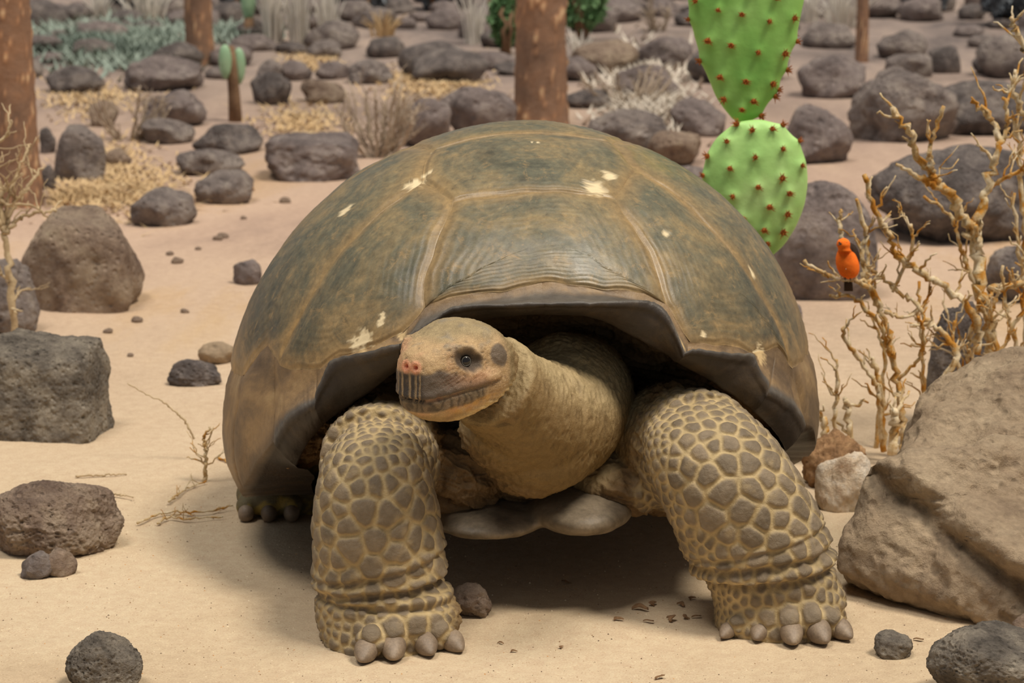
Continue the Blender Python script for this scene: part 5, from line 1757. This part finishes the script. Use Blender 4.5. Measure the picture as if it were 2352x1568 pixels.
# dry bushes in the middle distance
def bush(x, yb, w_, h_, label, mat, n, seed, cat='shrub', name='dry_bush', r=0.006):
    g = on_ground(x, yb)
    root = thing(name, label, cat, (g[0], g[1], 0.0))
    rg = random.Random(seed)
    m_ = mpp(g[1])
    W, H = w_ * m_, h_ * m_
    for k in range(n):
        a = rg.uniform(-1, 1)
        tip = np.array([a * W * 0.55, rg.uniform(-0.4, 0.4) * W, H * (0.65 + 0.4 * rg.random()) * (1 - 0.25 * a * a)])
        st = np.array([a * W * 0.08, 0, -0.01])
        mid = st * 0.5 + tip * 0.5 + np.array([a * W * 0.06, 0, -H * 0.05])
        P = wiggle(smooth_path([st, mid, tip], 14), H * 0.03, rg.random() * 99)
        v, f = twig_mesh(P, r, r * 0.45, rg.randrange(9999), 7, H * 0.3, 5)
        mesh_obj('branch', v, f, M[mat], root)
    return root
bush(868, 366, 190, 190, 'dry straw-grey bush left of the shell top', 'twig_grey', 22, 1)
bush(292, 322, 190, 130, 'leafless whitish bush among rocks below the far trunk', 'twig_grey', 13, 2, r=0.005)
bush(1440, 240, 220, 90, 'low whitish bush right of the central trunk', 'twig_grey', 16, 3, r=0.005)
bush(1512, 80, 60, 90, 'pale twiggy bush at the top edge left of the cactus', 'twig_grey', 9, 4)

# twigs lying and standing by the hind foot, left
def twig_thing(pts, D0, label, r0, r1, mat, seed, side, slen=0.03, D1=None):
    P0 = px(pts[0][0], pts[0][1], D0)
    root = thing('dry_twig', label, 'twig', tuple(P0))
    px_branch(root, pts, D0, D1 or D0, r0, r1, mat, seed, side, slen, 'stem')
Z7 = lambda pts: [(a / 2.761, 1000 + b / 2.761) for a, b in pts]
G = ground_D
twig_thing(Z7([(1300, 300), (1300, 200), (1310, 100), (1290, 20), (1330, -50)]), G(1106), 'upright yellow-lichened twig standing beside the shell left side', .0042, .0022, 'twig_ochre', 801, 9, 0.05)
twig_thing([(446, 1008), (430, 975), (414, 955), (390, 935), (367, 918), (330, 902), (292, 880)], G(1060), 'long pale arching twig left of the shell', .0022, .0012, 'twig_pale', 802, 0)
for k, (pts, lab) in enumerate([
    (Z7([(1070, 435), (1130, 390), (1200, 345), (1310, 305)]), 'short oblique lichened twig on sand near the hind foot'),
    (Z7([(870, 572), (1050, 505), (1270, 503), (1475, 468)]), 'knotty lichened twig lying by the hind foot'),
    (Z7([(1000, 572), (1080, 535), (1200, 548), (1420, 530)]), 'thin twig lying just before the knotty lichened twig'),
    (Z7([(620, 372), (720, 385), (850, 407)]), 'thin straw twig behind the rounded brown rock'),
    (Z7([(480, 272), (640, 268), (800, 258)]), 'straight straw lying flat above the rounded brown rock'),
    (Z7([(1380, 155), (1450, 185), (1550, 235)]), 'small bent twig touching the shell left side')]):
    P = [on_ground(x, y) + np.array([0, 0, 0.006]) for x, y in pts]
    root = thing('dry_twig', lab, 'twig', tuple(P[0]))
    v, f = twig_mesh(wiggle(smooth_path(P, 24), 0.004, k), .0022, .0013, 820 + k, 6 if k < 3 else 0, 0.03)
    v[:, 2] = np.abs(v[:, 2] - 0.002) + 0.001
    mesh_obj('stem', v - P[0], f, M['twig_ochre' if k < 3 or k == 5 else 'twig_pale'], root)
lap("shrubs")

# ------------------------------------------------------------------ red bird on the shrub
DB = 5.47
bc = px(1946, 606, DB)
bird = thing('bird', 'small bright orange-red bird perched on the lichened shrub', 'bird', tuple(px(1948, 640, DB)))
bl = np.array(bird.location)
m_ = 5.6 / FPX
secs = [(1949, 640, 4, 4), (1950, 634, 17, 15), (1949, 620, 25, 22), (1946, 602, 26.5, 24), (1943, 585, 22, 20), (1940, 575, 15, 15), (1938, 568, 14, 14), (1937, 560, 15.5, 16), (1937, 552, 12, 13), (1938, 547, 4, 5)]
ss = smooth_path(secs, 40)
C_ = [px(a, b, DB + (0.004 if b > 575 else -0.008)) - bl for a, b, _, _ in ss]
v, f = loft(C_, [np.array([max(r, 1) * m_, 0, 0]) for *_, r, _ in ss], [np.array([0, max(r, 1) * m_, 0]) for *_, r in ss], 28)
v = v + 0.0006 * fbm(v * 160, 2)[:, None]
o = mesh_obj('body', v, f, M['bird_red'], bird)
tag(o, 'fluffy orange-red breast and head')
v, f = ellipsoid(px(1950, 598, DB + 0.022) - bl, (0.0205, 0.014, 0.034), 3)
mesh_obj('wings', v, f, M['bird_dark'], bird)
v, f = ellipsoid(px(1948, 570, DB + 0.010) - bl, (0.010, 0.012, 0.011), 3)
mesh_obj('nape', v, f, M['bird_dark'], bird)
t0, t1 = px(1948, 636, DB + 0.012) - bl, px(1949, 668, DB + 0.02) - bl
v, f = loft([t0, (t0 + t1) / 2, t1], [np.array([w_, 0, 0]) for w_ in (.006, .008, .0085)], [np.array([0, .003, 0])] * 3, 12, 3.0)
mesh_obj('tail', v, f, M['bird_dark'], bird)
b0 = px(1931, 560, DB - 0.022) - bl
v, f = tube([b0, b0 + np.array([-0.006, -0.009, -0.001])], [0.0024, 0.0003], 8)
mesh_obj('beak', v, f, M['beak'], bird)
for ex_ in (1928, 1944):
    v, f = ellipsoid(px(ex_, 557, DB - 0.017) - bl, (0.0018,) * 3, 2)
    mesh_obj('eye', v, f, M['eye'], bird)
for lx_ in (1941, 1953):
    a_, b_ = px(lx_, 630, DB - 0.003) - bl, px(lx_, 642, DB - 0.006) - bl
    v, f = tube([a_, b_, b_ + np.array([0, -0.008, 0.0005])], [0.0012, 0.001, 0.0008], 6)
    mesh_obj('leg', v, f, M['beak'], bird)
# the bird sits on a short perch of the shrub
px_branch(sh1, [(1995, 660), (1968, 645), (1946, 641), (1915, 638), (1885, 622)], DB + 0.02, DB - 0.01, .0045, .003, 'twig_ochre', 890, 2, 0.04)

# ------------------------------------------------------------------ grass, bushes and ground cover at the back
def tuft(x, yb, w_, h_, label, mat, n, seed, name='grass_tuft', group=None):
    g = on_ground(x, yb)
    rg = random.Random(seed)
    m_ = mpp(g[1])
    W, H = w_ * m_, h_ * m_
    mb = MB()
    for k in range(n):
        a, b = rg.gauss(0, 0.22), rg.gauss(0, 0.22)
        h1 = H * rg.uniform(0.5, 1.05)
        base = np.array([a * W * 0.7, b * W * 0.7, -0.01])
        tip = np.array([a * W * 1.6 + rg.gauss(0, 0.06) * W, b * W * 1.6, h1])
        mid = base * 0.45 + tip * 0.55 + np.array([-a * W * 0.25, 0, H * 0.06])
        mb.add(*tube(smooth_path([base, mid, tip], 5), [0.0055, 0.0045, 0.004, 0.003, 0.001], 3, False))
    v, f = mb.arr()
    o = mesh_obj(name, v, f, M[mat])
    o.location = (g[0], g[1], 0.0)
    return tag(o, label, 'grass', group)
for k, (x, yb, w_, h_, n, lab) in enumerate([
    (628, 98, 60, 150, 70, 'tall pale grass clump at the top edge, left one of three'), (690, 100, 60, 150, 70, 'tall pale grass clump at the top edge, middle one of three'),
    (755, 92, 50, 120, 60, 'tall pale grass clump at the top edge, right one of three'), (1090, 98, 50, 110, 50, 'pale grass clump left of the slim far trunk'),
    (340, 50, 110, 90, 80, 'pale grass clump left of the far orange trunk'), (230, 36, 60, 60, 40, 'pale grass clump near the left trunk top'),
    (1330, 132, 60, 60, 40, 'whitish grass tuft right of the central trunk'), (1930, 62, 110, 90, 90, 'wide pale grass clump right of the upper cactus pad'),
    (1860, 50, 60, 70, 50, 'pale grass clump touching the upper cactus pad'), (880, 82, 70, 60, 40, 'ochre grass tuft among far rocks left of centre')]):
    tuft(x, yb, w_, h_, lab, 'straw' if k in (9,) else 'grass_tall', n, 30 + k)

def leafy(x, yb, w_, h_, label, mat, n, seed, size=0.03, name='leafy_bush'):
    g = on_ground(x, yb)
    rg = np.random.RandomState(seed)
    m_ = mpp(g[1])
    W, H = w_ * m_ / 2, h_ * m_
    root = thing(name, label, 'bush', (g[0], g[1], 0.0))
    mb = MB()
    for k in range(7):
        a = rg.uniform(-0.7, 0.7)
        mb.add(*tube(wiggle(smooth_path([(a * W * .2, 0, -.02), (a * W * .6, rg.uniform(-.1, .1), H * .45), (a * W, rg.uniform(-.3, .3) * W, H * .85)], 8), 0.02, k), np.linspace(.014, .005, 8), 5))
    v, f = mb.arr()
    mesh_obj('stems', v, f, M['cactus_wood'], root)
    d = rg.normal(size=(n, 3)); d /= np.linalg.norm(d, axis=1)[:, None]
    clump = 0.72 + 0.35 * fbm(d * 2.2 + seed, 3)
    c = d * (clump * rg.uniform(0.55, 1.0, n) ** 0.4)[:, None] * np.array([W, W * 0.8, H * 0.52]) + np.array([0, 0, H * 0.55])
    a = rg.normal(size=(n, 3)); a /= np.linalg.norm(a, axis=1)[:, None]
    b = np.cross(a, d); b /= np.linalg.norm(b, axis=1)[:, None] + 1e-9
    s_ = size * rg.uniform(0.6, 1.2, n)[:, None]
    up = d * s_ * 0.2
    V = np.stack([c - a * s_, c + b * s_ * .5 + up, c + a * s_, c - b * s_ * .5 + up], 1).reshape(-1, 3)
    F = np.arange(n * 4).reshape(-1, 4)
    o = mesh_obj('foliage', V, F, M[mat], root, smooth=False)
    o['kind'] = 'stuff'
    return root
leafy(1340, 98, 130, 190, 'green leafy bush right of the central trunk top', 'leaf', 1500, 1, 0.035)
leafy(1160, 124, 80, 150, 'green leafy bush left of the central trunk', 'leaf', 1000, 2, 0.035)
for k, (x, yb, w_, h_, lab) in enumerate([(280, 28, 190, 120, 'dark bluish bush at the top edge near the left trunk'), (545, 40, 110, 130, 'dark bluish bush at the top edge right of the far orange trunk'),
                                          (830, 40, 150, 110, 'dark bluish bush at the top edge left of centre'), (1000, 24, 160, 120, 'dark bluish bush at the top edge near the slim trunk'),
                                          (2120, 30, 170, 120, 'dark bluish bush at the top edge right of the thin trunk'), (2310, 60, 170, 150, 'dark bluish bush in the upper right corner'), (1700, 30, 260, 100, 'dark bluish bush behind the upper cactus pad')]):
    leafy(x, yb, w_, h_, lab, 'blue_leaf', 900, 20 + k, 0.045, 'dark_bush')

def cover(poly_boxes, label, mat, n, seed, h=0.03, name='ground_cover', flat=0.3):
    """a mat of short blades nobody could count"""
    rg = np.random.RandomState(seed)
    P = []
    for (x0, y0, x1, y1, k) in poly_boxes:
        for _ in range(k):
            x = (x0 + x1) / 2 + (x1 - x0) * 0.26 * rg.normal()
            y = min(max((y0 + y1) / 2 + (y1 - y0) * 0.26 * rg.normal(), 6), 700)
            P.append(on_ground(x, y))
    P = np.array(P)
    P[:, 2] = ground_h(P[:, 0], P[:, 1])
    m = len(P)
    a = rg.uniform(0, 6.28, m)
    tl = np.stack([np.cos(a), np.sin(a), np.full(m, flat)], -1) * (h * rg.uniform(0.5, 1.4, m))[:, None]
    sd2 = np.stack([-np.sin(a), np.cos(a), np.zeros(m)], -1) * h * 0.12
    V = np.stack([P - sd2, P + sd2, P + tl + np.array([0, 0, h * 0.1])], 1).reshape(-1, 3)
    c = V.mean(0); c[2] = 0
    o = mesh_obj(name, V - c, np.arange(m * 3).reshape(-1, 3), M[mat], smooth=False)
    o.location = c
    return tag(o, label, 'plants', None, 'stuff')
cover([(90, 60, 440, 150, 3600), (480, 70, 620, 100, 600)], 'grey-green low plant cover at the upper left', 'cover_teal', 0, 1, 0.07, flat=0.6)
cover([(110, 370, 440, 500, 1500), (180, 320, 340, 410, 500), (90, 430, 300, 480, 600)], 'ochre dry grass litter on the ground at left', 'straw', 0, 2, 0.04, 'dry_grass')
cover([(600, 245, 800, 325, 800), (640, 110, 780, 155, 400), (100, 190, 320, 275, 700)], 'ochre dry grass litter among the far rocks at left', 'straw', 0, 3, 0.04, 'dry_grass')
cover([(1380, 130, 1580, 330, 1500)], 'whitish matted dry grass right of the central trunk', 'grass_pale', 0, 4, 0.07, 'dry_grass', 0.5)
cover([(880, 140, 1100, 240, 1500)], 'pinkish dry litter left of the central trunk', 'straw', 0, 5, 0.04, 'dry_grass')

# ------------------------------------------------------------------ litter and grit on the near sand
def leaf_mesh(seed):
    rg = random.Random(seed)
    mb = MB()
    n = 9
    P = np.array([(t * 0.02 - 0.01, 0.004 * math.sin(t * 5), 0.002 + 0.003 * math.sin(t * 3)) for t in np.linspace(0, 1, n)])
    v, f = loft(P, [np.array([0, 0.0055 * math.sin(math.pi * (0.06 + 0.88 * t)), 0.001]) for t in np.linspace(0, 1, n)], [np.array([0, 0, 0.0013])] * n, 10)
    v = v + 0.0012 * np.stack([fbm(v * 120 + seed, 2)] * 3, -1)
    me = bpy.data.meshes.new('dry_leaf')
    me.from_pydata(v.tolist(), [], f)
    me.shade_smooth()
    me.materials.append(M['litter'])
    return me
LM = [leaf_mesh(k) for k in range(3)]
for k, (x, y, s_) in enumerate([(1470, 1405, 1.3), (1500, 1388, 1.0), (1490, 1440, .8), (1540, 1430, 1.2), (1420, 1442, .8), (1575, 1422, .9), (1600, 1420, .8), (1565, 1390, .9), (1590, 1375, .7), (1300, 1340, .9), (1515, 1553, .9), (1150, 1480, .5), (1290, 1490, .5), (2110, 1470, .8), (2150, 1480, .7), (1180, 1500, .5)]):
    g = on_ground(x, y)
    o = bpy.data.objects.new('dry_leaf', LM[k % 3])
    COL.objects.link(o)
    o.location = (g[0], g[1], float(ground_h(np.array([g[0]]), np.array([g[1]]))[0]) + 0.001)
    o.rotation_euler = (0, 0, k * 1.7)
    o.scale = (s_, s_, s_)
    tag(o, 'tiny brown dry leaf scrap on the sand between and around the front feet', 'leaf', 'leaf scraps on the sand')

rs_ = np.random.RandomState(12)
ng = 7000
gxr = rs_.uniform(-1.0, 1.0, ng)
gyr = 3.95 + rs_.rand(ng) ** 1.5 * 1.3
keep = ~((np.abs(gxr + 0.17) < 0.13) & (np.abs(gyr - 4.37) < 0.12)) & ~((np.abs(gxr - 0.40) < 0.13) & (np.abs(gyr - 4.44) < 0.12))
gxr, gyr = gxr[keep], gyr[keep]
ng = len(gxr)
gc_ = np.column_stack([gxr, gyr, ground_h(gxr, gyr)])
sz = 0.0006 + 0.0011 * rs_.rand(ng) ** 3
oc = np.array([(1, 0, 0), (-1, 0, 0), (0, 1, 0), (0, -1, 0), (0, 0, 1), (0, 0, -1)], dtype=float)
V = (gc_[:, None, :] + oc[None] * sz[:, None, None] * rs_.uniform(0.6, 1.3, (ng, 6, 1))).reshape(-1, 3)
of = np.array([(0, 2, 4), (2, 1, 4), (1, 3, 4), (3, 0, 4), (2, 0, 5), (1, 2, 5), (3, 1, 5), (0, 3, 5)])
F = (np.arange(ng)[:, None, None] * 6 + of[None]).reshape(-1, 3)
tone = rs_.choice(4, ng, p=[0.45, 0.25, 0.2, 0.1])
pal = np.array([lin(232, 214, 182), lin(150, 118, 84), lin(104, 84, 66), lin(196, 142, 84)])
gm, nt, b_ = new_mat('grit')
nt.links.new(mix_node(nt, 0.2, attr_col(nt, 'Col'), ramp_node(nt, noise_node(nt, obj_vec(nt), 300, 2), [(0.3, (0.3, 0.3, 0.3)), (0.7, (0.7, 0.7, 0.7))]), 'OVERLAY'), b_.inputs['Base Color'])
b_.inputs['Roughness'].default_value = 0.7
tag(mesh_obj('sand_grit', V, F, gm, smooth=False, cols=np.repeat(pal[tone], 6, axis=0)), 'coarse pale and dark grit scattered over the near sand', 'grit', None, 'stuff')
lap("all")
